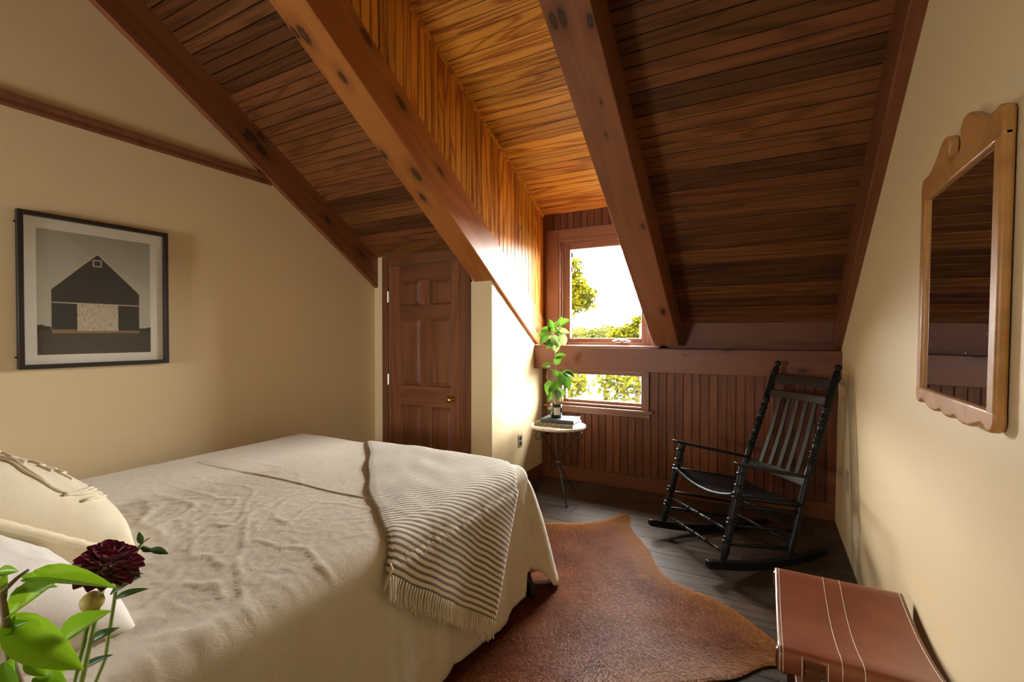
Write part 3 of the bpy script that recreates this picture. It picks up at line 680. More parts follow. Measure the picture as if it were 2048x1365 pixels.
def throw_pt(q, p):
    bow = .16 * min(1, (max(0, -p) / 1.5)) ** 2 * (1 - q / TW * .5)
    sx_ = .010 * math.sin(p * 5 + 1) + .004 * math.sin(p * 15)
    X = AX + p * lx + (q + sx_) * ccx - .0; Y = AY + p * ly + (q + sx_) * ccy + bow
    v = drape(X, Y); e = min(q, TW - q); v.z += .006 * noise.noise(Vector((q * 9, p * 5, 0))) + (.004 if e > .02 else 0)
    return v
for i in range(NU + 1):
    for j in range(NV + 1):
        q = TW * i / NU; pp = lerp(P0, P1, j / NV); b.v.append(tuple(throw_pt(q, pp))); uvs.append((q, pp))
for i in range(NU):
    for j in range(NV):
        k = i * (NV + 1) + j; b.f.append((k, k + NV + 1, k + NV + 2, k + 1)); b.mi.append(0)
th = tag(empty('throw_blanket', (0, 0, 0)), 'cream throw with brown stripes and fringe over the bed corner', 'blanket')
o = b.build('throw_cloth', 'throw', th, smooth=True, fix=False)
ul = o.data.uv_layers.new(name='UVMap')
for l_ in o.data.loops: ul.data[l_.index].uv = uvs[l_.vertex_index]
o.modifiers.new('thick', 'SOLIDIFY').thickness = .006
rng2 = random.Random(5)
for k in range(46):
    q = TW * (k + .5) / 46; v = throw_pt(q, P1); v2 = throw_pt(q, P1 - .05); dr = (v - v2).normalized()
    L = .085 + rng2.uniform(-.012, .012); down = Vector((0, 0, -1)); pts = []
    for t in (0, .3, .6, .85, 1.0):
        w_ = min(1, t * 1.1); pts.append(v + dr * L * t * (1 - .6 * w_) + down * L * t * .6 * w_ + Vector((.006, rng2.uniform(-.006, .006) * t, 0)))
    MB().tube(pts, [.0042, .0042, .0045, .0055, .003], 6).build('tassel', 'tassel_cotton', th, smooth=True)
# knotted corner bunch
v = throw_pt(.01, P1 - .03)
for k in range(4):
    a = Vector((.01, -.008 - .006 * k, -.012 - .008 * k)); MB().tube([v + Vector((.008, 0, 0)), v + a * .6 + Vector((.012, 0, 0)), v + a * 1.4 + Vector((.012, -.01, -.01))], [.006, .006, .004], 6).build('tassel', 'tassel_cotton', th, smooth=True)

# ------------------------------------------------------------------ pillows
def pillow(name, loc, rot, w, h, t, mat, label, piping=False, seed=0, tuft=False):
    root = tag(empty(name, loc, rot), label, 'pillow')
    n = 44
    def shape(u, v, s):
        a, c = u * 2 - 1, v * 2 - 1
        e = max(0, (1 - a ** 4)) ** .55 * max(0, (1 - c ** 4)) ** .55
        pin = 1 - .07 * (1 - abs(a * c)) * 1.0
        x = a * w / 2 * (1 - .06 * (1 - c * c) * 0 + .03 * c * c - .05 * (c * c) * (1 - a * a) * 0); y = c * h / 2
        x *= 1 - .05 * (1 - c * c) ; y *= 1 - .05 * (1 - a * a)
        x = a * w / 2 * (1 - .06 * math.cos(c * math.pi / 2)); y = c * h / 2 * (1 - .06 * math.cos(a * math.pi / 2))
        z = s * t / 2 * e
        z += s * e * (.016 * noise.noise(Vector((x * 7, y * 7, seed))) + .008 * noise.noise(Vector((x * 18, y * 18, seed + 3))))
        # corner creases
        z += s * .010 * math.sin((a + c) * 9) * (abs(a * c) ** 2) * e
        return (x, y, z)
    b = MB(); b.grid(n, n, lambda u, v: shape(u, v, 1)); b.grid(n, n, lambda u, v: shape(u, v, -1))
    b.build('cover', mat, root, smooth=True, weld=True)
    if piping:
        path = []
        for k in range(161):
            f = k / 160 * 4; sd = int(f) % 4; q = f - int(f)
            u, v = ((q, 0), (1, q), (1 - q, 1), (0, 1 - q))[sd]; x, y, z = shape(u, v, 1); path.append((x * 1.005, y * 1.005, 0))
        MB().tube(path, [.012 + .004 * noise.noise(Vector((k * .9, 1, 1))) for k in range(161)], 8, cap=False).build('piping', mat, root, smooth=True)
    if tuft:
        def surf(u, v): return Vector(shape(u, v, 1)) + Vector((0, 0, .003))
        # zigzag and arched tufted cords on the front
        def cord(fn, k=60, r=.006): 
            MB().tube([surf(*fn(i / k)) for i in range(k + 1)], [r * (1 + .35 * noise.noise(Vector((i * 1.3, 7, k)))) for i in range(k + 1)], 6).build('tufted_cord', mat, root, smooth=True)
        for kk, off in enumerate((.10, .17, .26)):
            cord(lambda s_, off=off: (off + .05 * abs((s_ * 6) % 2 - 1), .06 + .88 * s_), 90, .007)
        cord(lambda s_: (.62 + .28 * math.cos(math.pi * (s_ - .5)), .12 + .76 * s_), 60, .004)
        cord(lambda s_: (.40 + .50 * math.cos(math.pi * (s_ - .5)), .06 + .88 * s_), 60, .005)
        for v0_ in (.50, .60): cord(lambda s_, v0_=v0_: (.08 + .84 * s_, v0_ + .30 * math.sin(math.pi * s_) ** .8), 70, .0045)
        for v0_ in (.30, .44, .56): cord(lambda s_, v0_=v0_: (.30 + .40 * s_, v0_ + .05 * abs((s_ * 8) % 2 - 1)), 70, .006)
        cord(lambda s_: (.42 + .04 * abs((s_ * 4) % 2 - 1), .06 + .88 * s_), 60, .006)
    return root
pillow('throw_pillow', (-1.975, .485, .865), (R(-36), R(4), R(4)), .60, .54, .28, 'pillow_cream', 'cream cushion with tufted cords lying behind the white pillow', True, 3, True)
pillow('bed_pillow', (-1.565, .320, .825), (R(-33), R(3), R(5)), .58, .50, .20, 'pillow_white', 'plain white pillow nearest the flowers', False, 9)

# ------------------------------------------------------------------ cowhide rug
out = [(-1.75, 2.75), (-1.62, 2.98), (-1.385, 3.142), (-1.25, 3.20), (-1.128, 3.281), (-1.032, 3.396), (-.982, 3.556), (-.945, 3.585), (-.915, 3.575), (-.885, 3.50), (-.877, 3.417), (-.83, 3.30), (-.74, 3.17), (-.644, 3.03), (-.60, 2.93), (-.575, 2.86), (-.467, 2.714), (-.34, 2.67), (-.204, 2.633), (-.08, 2.53), (.037, 2.404), (.10, 2.34), (.16, 2.27), (.20, 2.20), (.18, 2.14), (.10, 2.17), (.045, 2.235), (-.02, 2.18), (-.09, 2.07), (-.155, 2.023), (-.30, 1.92), (-.45, 1.80), (-.55, 1.62), (-.62, 1.40), (-.75, 1.25), (-.95, 1.12), (-1.2, 1.10), (-1.4, 1.2), (-1.6, 1.45), (-1.8, 1.6), (-1.95, 1.9), (-1.9, 2.3)]
def smooth_loop(p, it=2):
    for _ in range(it):
        q = []
        for i in range(len(p)):
            a, c = p[i], p[(i + 1) % len(p)]; q += [(a[0] * .75 + c[0] * .25, a[1] * .75 + c[1] * .25), (a[0] * .25 + c[0] * .75, a[1] * .25 + c[1] * .75)]
        p = q
    return p
lp = smooth_loop(out, 2)
def edist(x, y):
    best = 9
    for i in range(len(lp)):
        a, c = lp[i], lp[(i + 1) % len(lp)]; ux, uy = c[0] - a[0], c[1] - a[1]; t = max(0, min(1, ((x - a[0]) * ux + (y - a[1]) * uy) / (ux * ux + uy * uy + 1e-9)))
        best = min(best, math.hypot(x - a[0] - ux * t, y - a[1] - uy * t))
    return best
def in_loop(x, y):
    c = False; j = len(lp) - 1
    for i in range(len(lp)):
        (xi, yi), (xj, yj) = lp[i], lp[j]
        if (yi > y) != (yj > y) and x < (xj - xi) * (y - yi) / (yj - yi) + xi: c = not c
        j = i
    return c
inner = [(x, y) for x in np.arange(-2.0, .25, .035) for y in np.arange(1.05, 3.65, .035) if in_loop(x, y) and edist(x, y) > .015]
pts_ = [Vector(p_) for p_ in lp] + [Vector((float(x), float(y))) for x, y in inner]
from mathutils.geometry import delaunay_2d_cdt
vv, _, ff, *_ = delaunay_2d_cdt(pts_, [], [list(range(len(lp)))], 1, 1e-6)
ed = [edist(v.x, v.y) for v in vv]
zs_ = [.008 + min(1, max(0, e - .04) / .2) * max(0, .010 * noise.noise(Vector((v.x * 4, v.y * 4, 2)))) for v, e in zip(vv, ed)]
me = bpy.data.meshes.new('cowhide_rug'); me.from_pydata([(v.x, v.y, z) for v, z in zip(vv, zs_)], [], ff)
if me.polygons[0].normal.z < 0: me.flip_normals()
me.shade_smooth(); at = me.attributes.new('edge', 'FLOAT', 'POINT')
at.data.foreach_set('value', [min(1, e / .35) for e in ed]); me.materials.append(MATS['cowhide'])
o = bpy.data.objects.new('cowhide_rug', me); COL.objects.link(o); o.modifiers.new('thick', 'SOLIDIFY').thickness = .005
tag(o, 'reddish brown cowhide rug on the plank floor beside the bed', 'rug')
# short hair lying flat: tens of thousands of blades joined into one part
rs = np.random.RandomState(4); lpa = np.array(lp); NH = 260000
def inside(p):
    x, y = p[:, 0], p[:, 1]; c = np.zeros(len(p), bool); n = len(lpa); j = n - 1
    for i in range(n):
        xi, yi, xj, yj = *lpa[i], *lpa[j]; c ^= ((yi > y) != (yj > y)) & (x < (xj - xi) * (y - yi) / (yj - yi + 1e-12) + xi); j = i
    return c
pp = rs.uniform((-1.75, 1.10), (.22, 3.60), (NH * 2, 2)); pp = pp[inside(pp)][:NH]; n = len(pp)
a_, b_ = lpa, np.roll(lpa, -1, 0); dmin = np.full(n, 9.0)
for i in range(len(lpa)):
    u_ = b_[i] - a_[i]; t_ = np.clip(((pp - a_[i]) @ u_) / (u_ @ u_ + 1e-9), 0, 1); dmin = np.minimum(dmin, np.hypot(*(pp - a_[i] - t_[:, None] * u_).T))
fl2 = np.sin(pp[:, 0] * 5.1 + 1.3 * np.sin(pp[:, 1] * 4)) * .5 + np.sin(pp[:, 1] * 7.3 + pp[:, 0] * 3) * .35
ang = -.75 + .55 * fl2 + rs.normal(0, .22, n); L = rs.uniform(.009, .020, n) * np.clip(dmin / .03, .35, 1); wv = rs.uniform(.0006, .0012, n); up_ = rs.uniform(.10, .38, n)
zz = .0085 + np.array([min(1, max(0, d_ - .04) / .2) * max(0, .010 * noise.noise(Vector((x_ * 4, y_ * 4, 2)))) for (x_, y_), d_ in zip(pp, dmin)])
dx, dy = np.cos(ang), np.sin(ang)
V = np.empty((n, 3, 3)); V[:, 0] = np.c_[pp[:, 0] - dy * wv, pp[:, 1] + dx * wv, zz]; V[:, 1] = np.c_[pp[:, 0] + dy * wv, pp[:, 1] - dx * wv, zz]; V[:, 2] = np.c_[pp[:, 0] + dx * L, pp[:, 1] + dy * L, zz + L * up_]
me = bpy.data.meshes.new('fur'); me.vertices.add(3 * n); me.vertices.foreach_set('co', V.ravel()); me.loops.add(3 * n); me.loops.foreach_set('vertex_index', np.arange(3 * n, dtype=np.int32))
me.polygons.add(n); me.polygons.foreach_set('loop_start', np.arange(0, 3 * n, 3, dtype=np.int32)); me.update(calc_edges=True); me.validate()
for nm, vals in (('edge', np.repeat(np.clip(dmin / .35, 0, 1), 3)), ('tone', np.repeat(np.clip(rs.normal(.5, .22, n), 0, 1), 3))):
    at = me.attributes.new(nm, 'FLOAT', 'POINT'); at.data.foreach_set('value', vals.astype(np.float32))
me.materials.append(MATS['fur']); fo = bpy.data.objects.new('fur', me); COL.objects.link(fo); fo.parent = o; fo['kind'] = 'stuff'

# ------------------------------------------------------------------ rocking chair (local x forward, y sideways)
ch = tag(empty('rocking_chair', (-.137, 3.373, 0), (0, 0, R(223))), 'black wooden rocking chair with slatted back in the corner', 'chair')
BK = 'black_paint'
def turned(p0, p1, prof, r, seg=12):
    p0, p1 = Vector(p0), Vector(p1); pts = []; rad = []
    for t, k in prof: pts.append(p0.lerp(p1, t)); rad.append(r * k)
    return pts, rad
def collars(ts, base):
    """radius profile with small turned rings at ts"""
    out = []; 
    for t in ts: out += [(t - .014, base(t - .014)), (t - .010, base(t) * 1.22), (t, base(t) * 1.28), (t + .010, base(t) * 1.22), (t + .014, base(t + .014))]
    return out
def post(name, p0, p1, r, ts, ends, extra=None):
    base = lambda t: ends[0] if t < .02 else 1.0
    prof = [(0, .62), (.03, .72), (.10, .92), (.15, 1.0)] + collars(ts, lambda t: .92) + [(.97, 1.0), (1, .9)]
    prof = sorted(prof); pts, rad = turned(p0, p1, prof, r)
    return MB().tube(pts, rad, 12).build(name, BK, ch, smooth=True, angle=60)
def rock_z(u): return (u + .10) ** 2 / 4.4
for s_ in (-1, 1):
    # rocker: bent board
    b = MB(); n = 26; vs = []
    for i in range(n + 1):
        u = lerp(-.42, .485, i / n); wc = lerp(.240, .302, i / n) * s_; zt = rock_z(u); hgt = .048 if i not in (0, n) else .040
        for dy in (-.019, .019):
            for dz in (0, hgt): vs.append((u, wc + dy, zt + dz))
    fs = [(0, 1, 3, 2), (4 * n, 4 * n + 2, 4 * n + 3, 4 * n + 1)]
    for i in range(n):
        k = 4 * i; fs += [(k, k + 4, k + 5, k + 1), (k + 2, k + 3, k + 7, k + 6), (k, k + 2, k + 6, k + 4), (k + 1, k + 5, k + 7, k + 3)]
    b.add(vs, fs).build('rocker', BK, ch, bevel=.004)
    post('front_post', (.384, s_ * .300, rock_z(.384) + .03), (.236, s_ * .290, .637), .024, (.22, .26, .40, .44, .66, .70, .78, .90), (.7, 1))
    # rear post with finial
    A, B_, C_ = Vector((-.108, s_ * .262, .04)), Vector((-.262, s_ * .249, .52)), Vector((-.494, s_ * .237, 1.145))
    pts = []; rad = []
    for t in (0, .03, .1, .2, .6, 1): pts.append(A.lerp(B_, t)); rad.append(.022 * (.65 if t < .02 else .8 if t < .05 else 1))
    for t, k in sorted([(.05, 1), (.9, 1.0), (.965, .92), (1, .9)] + collars((.17, .22, .33, .38, .50, .55, .64, .93), lambda t: .95)): pts.append(B_.lerp(C_, t)); rad.append(.022 * k)
    dr = (C_ - B_).normalized()
    for t, k in ((.008, .55), (.014, .5), (.020, .8), (.030, 1.05), (.040, .95), (.048, .6), (.051, .15)): pts.append(C_ + dr * t); rad.append(.022 * k)
    MB().tube(pts, rad, 12).build('rear_post', BK, ch, smooth=True, angle=60)
    # arm
    a0, a1 = Vector((.29, s_ * .302, .645)), Vector((-.268, s_ * .252, .512)); b = MB(); vs = []; n = 10
    side = Vector((0, 1, 0)); upv = Vector((.23, 0, .97))
    for i in range(n + 1):
        t = i / n; p_ = a0.lerp(a1, t); wd = .042 * (.75 + .35 * math.sin(min(1, t * 2.2 + .25) * math.pi * .6)) * (1 - .35 * t) * (.8 if i == 0 else 1)
        for q in (-1, 1):
            for z in (-.009, .009): vs.append(p_ + side * q * wd + upv * z)
    fs = [(0, 1, 3, 2), (4 * n, 4 * n + 2, 4 * n + 3, 4 * n + 1)]
    for i in range(n):
        k = 4 * i; fs += [(k, k + 4, k + 5, k + 1), (k + 2, k + 3, k + 7, k + 6), (k, k + 2, k + 6, k + 4), (k + 1, k + 5, k + 7, k + 3)]
    b.add(vs, fs).build('arm', BK, ch, bevel=.005)
    for (u0, z0, u1, z1) in ((.246, .394, -.198, .304), (.291, .291, -.148, .197), (.322, .185, -.112, .097)):
        MB().tube([(u0, s_ * .292, z0), (lerp(u0, u1, .5), s_ * .277, lerp(z0, z1, .5)), (u1, s_ * .258, z1)], [.008, .0105, .008], 10).build('side_rung', BK, ch, smooth=True)
    MB().tube([(.28, s_ * .289, .452), (-.21, s_ * .255, .350)], .016, 10).build('seat_rail', BK, ch, smooth=True)
def rung(name, u, z, w, ts=()):
    prof = sorted([(0, .7), (.1, .9), (.3, 1), (.7, 1), (.9, .9), (1, .7)] + collars(ts, lambda t: 1.0))
    pts, rad = turned((u, -w, z), (u, w, z), prof, .011); MB().tube(pts, rad, 10).build(name, BK, ch, smooth=True)
rung('front_rung', .335, .262, .295, (.28, .32, .36, .48, .52, .64, .68, .72)); rung('front_rung', .368, .145, .298, (.28, .32, .36, .48, .52, .64, .68, .72))
rung('back_rung', -.135, .13, .258); rung('back_rung', -.165, .23, .256)
def dip(w): return .052 * (1 - (w / .28) ** 2)
def front_rail(w): return (.295 - .0 * abs(w), w, .462 - dip(w))
MB().tube([front_rail(-.285 + .57 * k / 20) for k in range(21)], .014, 10).build('front_rail', BK, ch, smooth=True)
MB().tube([(-.212, -.25 + .5 * k / 10, .352 - .5 * dip((-.25 + .5 * k / 10) * 1.1)) for k in range(11)], .014, 10).build('back_rail', BK, ch, smooth=True)
ns = 14
for k in range(ns):
    w0 = -.265 + .53 * k / ns + .003; w1_ = -.265 + .53 * (k + 1) / ns - .003; vs = []; n = 8
    for i in range(n + 1):
        t = i / n; u = lerp(.312, -.222, t); sq = lerp(1, .86, t)
        for w_ in (w0, w1_):
            z = lerp(.478, .366, t) - lerp(1, .5, t) * dip(w_) - .012 * math.sin(math.pi * t) - (.014 if i == 0 else 0)
            for dz in (-.005, .004): vs.append((u, w_ * sq, z + dz))
    fs = [(0, 1, 3, 2), (4 * n, 4 * n + 2, 4 * n + 3, 4 * n + 1)]
    for i in range(n):
        q = 4 * i; fs += [(q, q + 4, q + 5, q + 1), (q + 2, q + 3, q + 7, q + 6), (q, q + 2, q + 6, q + 4), (q + 1, q + 5, q + 7, q + 3)]
    MB().add(vs, fs).build('seat_slat', BK, ch)
def bu(z): return -.265 - .244 * (z - .52) / .665
def cross(name, z0, z1, w, curve=.018):
    vs = []; n = 10
    for i in range(n + 1):
        t = i / n; y_ = lerp(-w, w, t); c = -curve * math.sin(math.pi * t)
        for z in (z0, z1):
            for dx in (-.007, .007): vs.append((bu(z) + c + dx, y_, z))
    fs = [(0, 1, 3, 2), (4 * n, 4 * n + 2, 4 * n + 3, 4 * n + 1)]
    for i in range(n):
        q = 4 * i; fs += [(q, q + 4, q + 5, q + 1), (q + 2, q + 3, q + 7, q + 6), (q, q + 2, q + 6, q + 4), (q + 1, q + 5, q + 7, q + 3)]
    MB().add(vs, fs).build(name, BK, ch, bevel=.003)
cross('top_slat', 1.040, 1.103, .234); cross('cross_rail', .943, .993, .238); cross('bottom_rail', .455, .510, .25)
for k in range(5):
    wt, wl = -.137 + .07 * k, -.135 + .0735 * k; vs = []; c = -.018 * math.sin(math.pi * (wt + .235) / .47)
    for z, w_ in ((.505, wl), (.72, (wt + wl) / 2), (.947, wt)):
        for dy in (-.016, .016):
            for dx in (-.005, .005): vs.append((bu(z) + c + dx - (.008 if z == .72 else 0), w_ + dy, z))
    fs = [(0, 1, 3, 2), (8, 10, 11, 9)]
    for i in range(2):
        q = 4 * i; fs += [(q, q + 4, q + 5, q + 1), (q + 2, q + 3, q + 7, q + 6), (q, q + 2, q + 6, q + 4), (q + 1, q + 5, q + 7, q + 3)]
    MB().add(vs, fs).build('back_slat', BK, ch, bevel=.002)

# ------------------------------------------------------------------ leather stool
st = tag(empty('leather_stool', (.232, 1.86, 0)), 'low stool with stitched brown leather sling seat by the right wall', 'stool')
sw = .198; yn, yf = -.252, .262; zt = .452
for (yy, nm) in ((yn, 'rail'), (yf, 'rail')):
    long_box(nm, 'stool_wood', -sw - .006, sw - .008, yy - .016, yy + .016, zt - .062, zt - .006, st, .008)
for sx in (-1, 1):
    for (ya_, yb2) in ((yn, yf), (yf, yn)):
        b = MB(); x_ = sx * (sw - .075) + (.012 if ya_ < 0 else -.012); p0 = Vector((x_, ya_, zt - .04)); p1 = Vector((x_, ya_ * .92, 0))
        d_ = (p1 - p0); L = d_.length; o = MB().box(0, L, -.021, .021, -.018, .018).build('leg', 'stool_wood', st, bevel=.004)
        o.matrix_local = frame(p0, d_, (1, 0, 0))
for sx in (-1, 1): long_box('stretcher', 'stool_wood', sx * (sw - .075) - .012, sx * (sw - .075) + .012, yn * .95, yf * .95, .12, .15, st, .004)
long_box('stretcher', 'stool_wood', -(sw - .075), sw - .075, -.012, .012, .123, .147, st, .004)
def seat_pt(u, v):
    """u across 0..1 (world X), v along 0..1 from near flap bottom over the sling to far flap bottom"""
    x = lerp(-sw, sw, u); s = v
    fl_ = .062; rr = .02; L = yf - yn
    path = [(yn - rr, zt - fl_), (yn - rr, zt - .012), (yn - rr * .7, zt - .002), (yn, zt), (yn + .03, zt - .004)]
    sag = .020 + .012 * math.sin(u * math.pi)
    for k in range(1, 16): t = k / 16; path.append((yn + .03 + (L - .06) * t, zt - .004 - sag * math.sin(math.pi * t) - .002))
    path += [(yf - .03, zt - .004), (yf, zt), (yf + rr * .7, zt - .002), (yf + rr, zt - .012), (yf + rr, zt - fl_)]
    f = s * (len(path) - 1); i = min(int(f), len(path) - 2); t = f - i
    return (x, lerp(path[i][0], path[i + 1][0], t), lerp(path[i][1], path[i + 1][1], t))
NPATH = 25
b = MB(); cols = [0, .03, .08, .165, .17, .30, .31, .36, .43, .5, .57, .64, .69, .70, .83, .835, .92, .97, 1.0]; nv = (NPATH - 1)
vid = {}
for i, u in enumerate(cols):
    for j in range(nv + 1): vid[i, j] = len(b.v); b.v.append(seat_pt(u, j / nv))
for i in range(len(cols) - 1):
    for j in range(nv):
        um = (cols[i] + cols[i + 1]) / 2
        if (j in (0,) or j == nv - 1) and (.165 < um < .305 or .70 < um < .835): continue      # strap windows in the flaps
        b.f.append((vid[i, j], vid[i + 1, j], vid[i + 1, j + 1], vid[i, j + 1])); b.mi.append(0)
o = b.build('leather_seat', 'leather', st, smooth=True, fix=True); sm = o.modifiers.new('thick', 'SOLIDIFY'); sm.thickness = .0035; sm.offset = 1
def stitch(u, v0=0.0, v1=1.0):
    k = 90; pts = []
    for i in range(k + 1):
        p_ = Vector(seat_pt(u, lerp(v0, v1, i / k))); pts.append(p_)
    out_ = []
    for i, p_ in enumerate(pts):
        t = (pts[min(k, i + 1)] - pts[max(0, i - 1)]).normalized(); nrm = Vector((1, 0, 0)).cross(t); out_.append(p_ + nrm * .0042)
    MB().tube(out_, [.0011 + .0004 * math.sin(i * 2.2) for i in range(k + 1)], 5).build('stitching', 'stitch', st, smooth=True)
for u in (.012, .035, .40, .53, .975): stitch(u)
for u in (.155, .315, .69, .845): stitch(u, 0, 1.6 / 24)

# ------------------------------------------------------------------ marble side table
TX, TY, TZ = -1.580, 3.755, .606
tb = tag(empty('side_table', (TX, TY, 0)), 'small round marble topped table on crossed iron legs by the window', 'table')
MB().lathe([(.225, TZ - .022), (.236, TZ - .020), (.239, TZ - .010), (.237, TZ - .002), (.232, TZ)], 48).build('table_top', 'marble', tb, smooth=True, angle=45)
MB().tube([(.19 * math.cos(k * .2618), .19 * math.sin(k * .2618), TZ - .028) for k in range(25)], .005, 8, cap=False).build('top_ring', 'iron', tb, smooth=True)
for k, (fx, fy) in enumerate(((.10, .12), (.178, -.248), (-.213, -.005))):
    ft = Vector((fx, fy, .012)); mid = Vector((.012, -.03, .285)); topd = (mid - ft); topd.z = 0; topd.normalize()
    tp = mid + topd * .165; tp.z = TZ - .06
    tp2 = Vector((tp.x + topd.x * .02, tp.y + topd.y * .02, TZ - .028))
    MB().tube([ft, ft.lerp(mid, .25), ft.lerp(mid, .28), ft.lerp(mid, .31), mid, mid.lerp(tp, .5), tp, tp2], [.005, .005, .009, .005, .0055, .005, .005, .005], 8).ball(ft, .012).build('leg', 'iron', tb, smooth=True)
    c0 = tp + Vector((topd.x * .02, topd.y * .02, -.01)); loop = []
    for i in range(17):
        a = i / 16 * 5.2; r_ = .042 * (1 - i / 16 * .55); loop.append(tp2 + Vector((topd.x, topd.y, 0)) * (.012 + r_ * math.sin(a)) + Vector((0, 0, -.040 + r_ * math.cos(a))))
    MB().tube(loop, .0035, 6).build('scroll', 'iron', tb, smooth=True)
MB().lathe([(.016, .272), (.022, .278), (.022, .294), (.016, .300)], 12, (.012, -.03)).build('collar', 'bronze', tb, smooth=True)
MB().lathe([(.03, TZ - .085), (.034, TZ - .08), (.034, TZ - .03), (.03, TZ - .024)], 16, (-.10, -.03)).build('hub', 'iron', tb, smooth=True)

def book(name, loc, rz, L, D, H_, cov, label, spine):
    r_ = tag(empty(name, loc, (0, 0, R(rz))), label, 'book')
    MB().box(-L / 2, L / 2, -D / 2, D / 2, 0, .0035).build('cover', cov, r_); MB().box(-L / 2, L / 2, -D / 2, D / 2, H_ - .0035, H_).build('cover', cov, r_)
    MB().box(-L / 2 + .004, L / 2 - .004, -D / 2 + .003, D / 2 - .004, .0035, H_ - .0035).build('pages', 'paper', r_)
    MB().box(-L / 2, L / 2, -D / 2 - .003, -D / 2 + .002, 0, H_).build('spine', spine, r_, bevel=.0015)
    return r_
book('hardcover_book', (-1.575, 3.745, TZ + .0005), 3, .345, .25, .031, 'book_green', 'thick dark olive book with gilt spine on the marble table', 'spine_print')
book('hardcover_book', (-1.555, 3.755, TZ + .0315), 5, .29, .215, .030, 'book_navy', 'dark blue-grey book on top of the olive one', 'book_navy')
# jar
JZ = TZ + .062; JX, JY = -1.592, 3.745
jr = tag(empty('jar_planter', (JX, JY, JZ)), 'dark glass jar with white label holding the vine', 'planter')
MB().lathe([(.045, 0), (.049, .004), (.049, .112), (.047, .115), (.044, .112), (.044, .098)], 28).build('jar', 'jar_glass', jr, smooth=True, angle=50)
MB().lathe([(.043, .09), (.0435, .099)], 20).build('soil', 'soil', jr)
b = MB()
for k in range(9):
    a = R(-92 + k * 8)
    b.v += [(.0496 * math.cos(a), .0496 * math.sin(a), .028), (.0496 * math.cos(a), .0496 * math.sin(a), .092)]
b.f = [(2 * k, 2 * k + 2, 2 * k + 3, 2 * k + 1) for k in range(8)]; b.mi = [0] * 8
b.build('label', 'label_white', jr, fix=False)

# ------------------------------------------------------------------ leaves
def leaf_mesh(L, Wd, cup=.18, droop=.25, heart=True, n=7):
    b = MB()
    prof = []
    for i in range(n + 1):
        t = i / n
        w = (math.sin(math.pi * min(1, t * .93 + .07)) ** .75) * (1.18 - .55 * t) if heart else math.sin(math.pi * (.04 + .96 * t)) ** .85 * (1.05 - .25 * t)
        prof.append((t, max(.0, w) if t < 1 else 0))
    for t, w in prof:
        for q in (-1, -.5, 0, .5, 1):
            back = -.10 * L * abs(q) * (1 - t) ** 3 if heart else 0
            b.v.append((t * L + back, q * w * Wd / 2, cup * Wd * (q * q) * w - droop * L * t * t))
    for i in range(n):
        for k in range(4): j = i * 5 + k; b.f.append((j, j + 1, j + 6, j + 5)); b.mi.append(0)
    return b
LEAF = {}
def leaf(name, parent, pos, dirv, upv, L, Wd, mat, heart=True, cup=.18, droop=.25):
    key = (round(cup, 2), round(droop, 2), heart, mat)
    if key not in LEAF:
        me = leaf_mesh(1, 1, cup, droop, heart).mesh('leaf'); me.materials.append(MATS[mat]); me.shade_smooth(); LEAF[key] = me
    o = bpy.data.objects.new(name, LEAF[key]); COL.objects.link(o); o.parent = parent
    ex = Vector(dirv).normalized(); ey = Vector(upv).cross(ex)
    if ey.length < 1e-3: ey = Vector((0, 1, 0)).cross(ex)
    ey.normalize(); ez = ex.cross(ey)
    m = Matrix((ex * L, ey * Wd, ez * L)).transposed().to_4x4(); m.translation = Vector(pos); o.matrix_local = m
    return o
# camera-facing directions used only to orient leaves as they hang in the photo
right_v = Vector((math.cos(R(28.42)), math.sin(R(28.42)), 0)); fw_v = Vector((-math.sin(R(28.42)), math.cos(R(28.42)), 0))
def pix(x, y, Y):
    """point seen at photo pixel x,y at depth plane Y (the jar's own plane)"""
    d_ = right_v * ((x - 1024) / 941.9) + Vector((0, 0, (670.2 - y) / 941.9)) + fw_v; return Vector((0, 0, 1.38)) + d_ * (Y / d_.y)
pl = tag(empty('vine_plant', (JX, JY, JZ + .098)), 'trailing heart leaved vine growing up out of the dark jar', 'plant'); PO = Vector((JX, JY, JZ + .098))
def vine(pts, r=.003, mat='stem_brown'): MB().tube([Vector(p_) - PO for p_ in pts], [r] * (len(pts) - 1) + [r * .6], 6).build('stem', mat, pl, smooth=True)
rl_ = random.Random(4)
def pot(x, y, dy): return pix(x, y, JY + dy)
vine([PO, pot(1106, 790, -.01), pot(1108, 765, 0), pot(1112, 745, .02), pot(1110, 725, .02), pot(1110, 700, .04), pot(1106, 670, .05), pot(1104, 655, .06)])
vine([PO + Vector((.01, 0, 0)), pot(1112, 788, 0), pot(1116, 772, -.02), pot(1122, 756, -.03), pot(1126, 748, -.04)])
vine([pot(1112, 745, .02), pot(1104, 740, .0), pot(1095, 742, -.02), pot(1093, 755, -.03), pot(1098, 768, -.04), pot(1106, 772, -.03)])
vine([pot(1110, 725, .02), pot(1106, 730, 0), pot(1099, 732, -.02)]); vine([pot(1112, 745, .02), pot(1116, 760, 0), pot(1110, 778, -.02)])
vine([PO + Vector((-.01, 0, 0)), pot(1103, 795, -.02), pot(1103, 780, -.03)])
vine([pot(1125, 760, -.04), pot(1130, 780, -.05), pot(1138, 800, -.06), pot(1137, 812, -.06), pot(1132, 820, -.05)], .002)
vine([pot(1106, 670, .05), pot(1098, 662, .03), pot(1090, 672, .0)]); vine([pot(1106, 665, .05), pot(1114, 655, .04), pot(1122, 645, .02)])
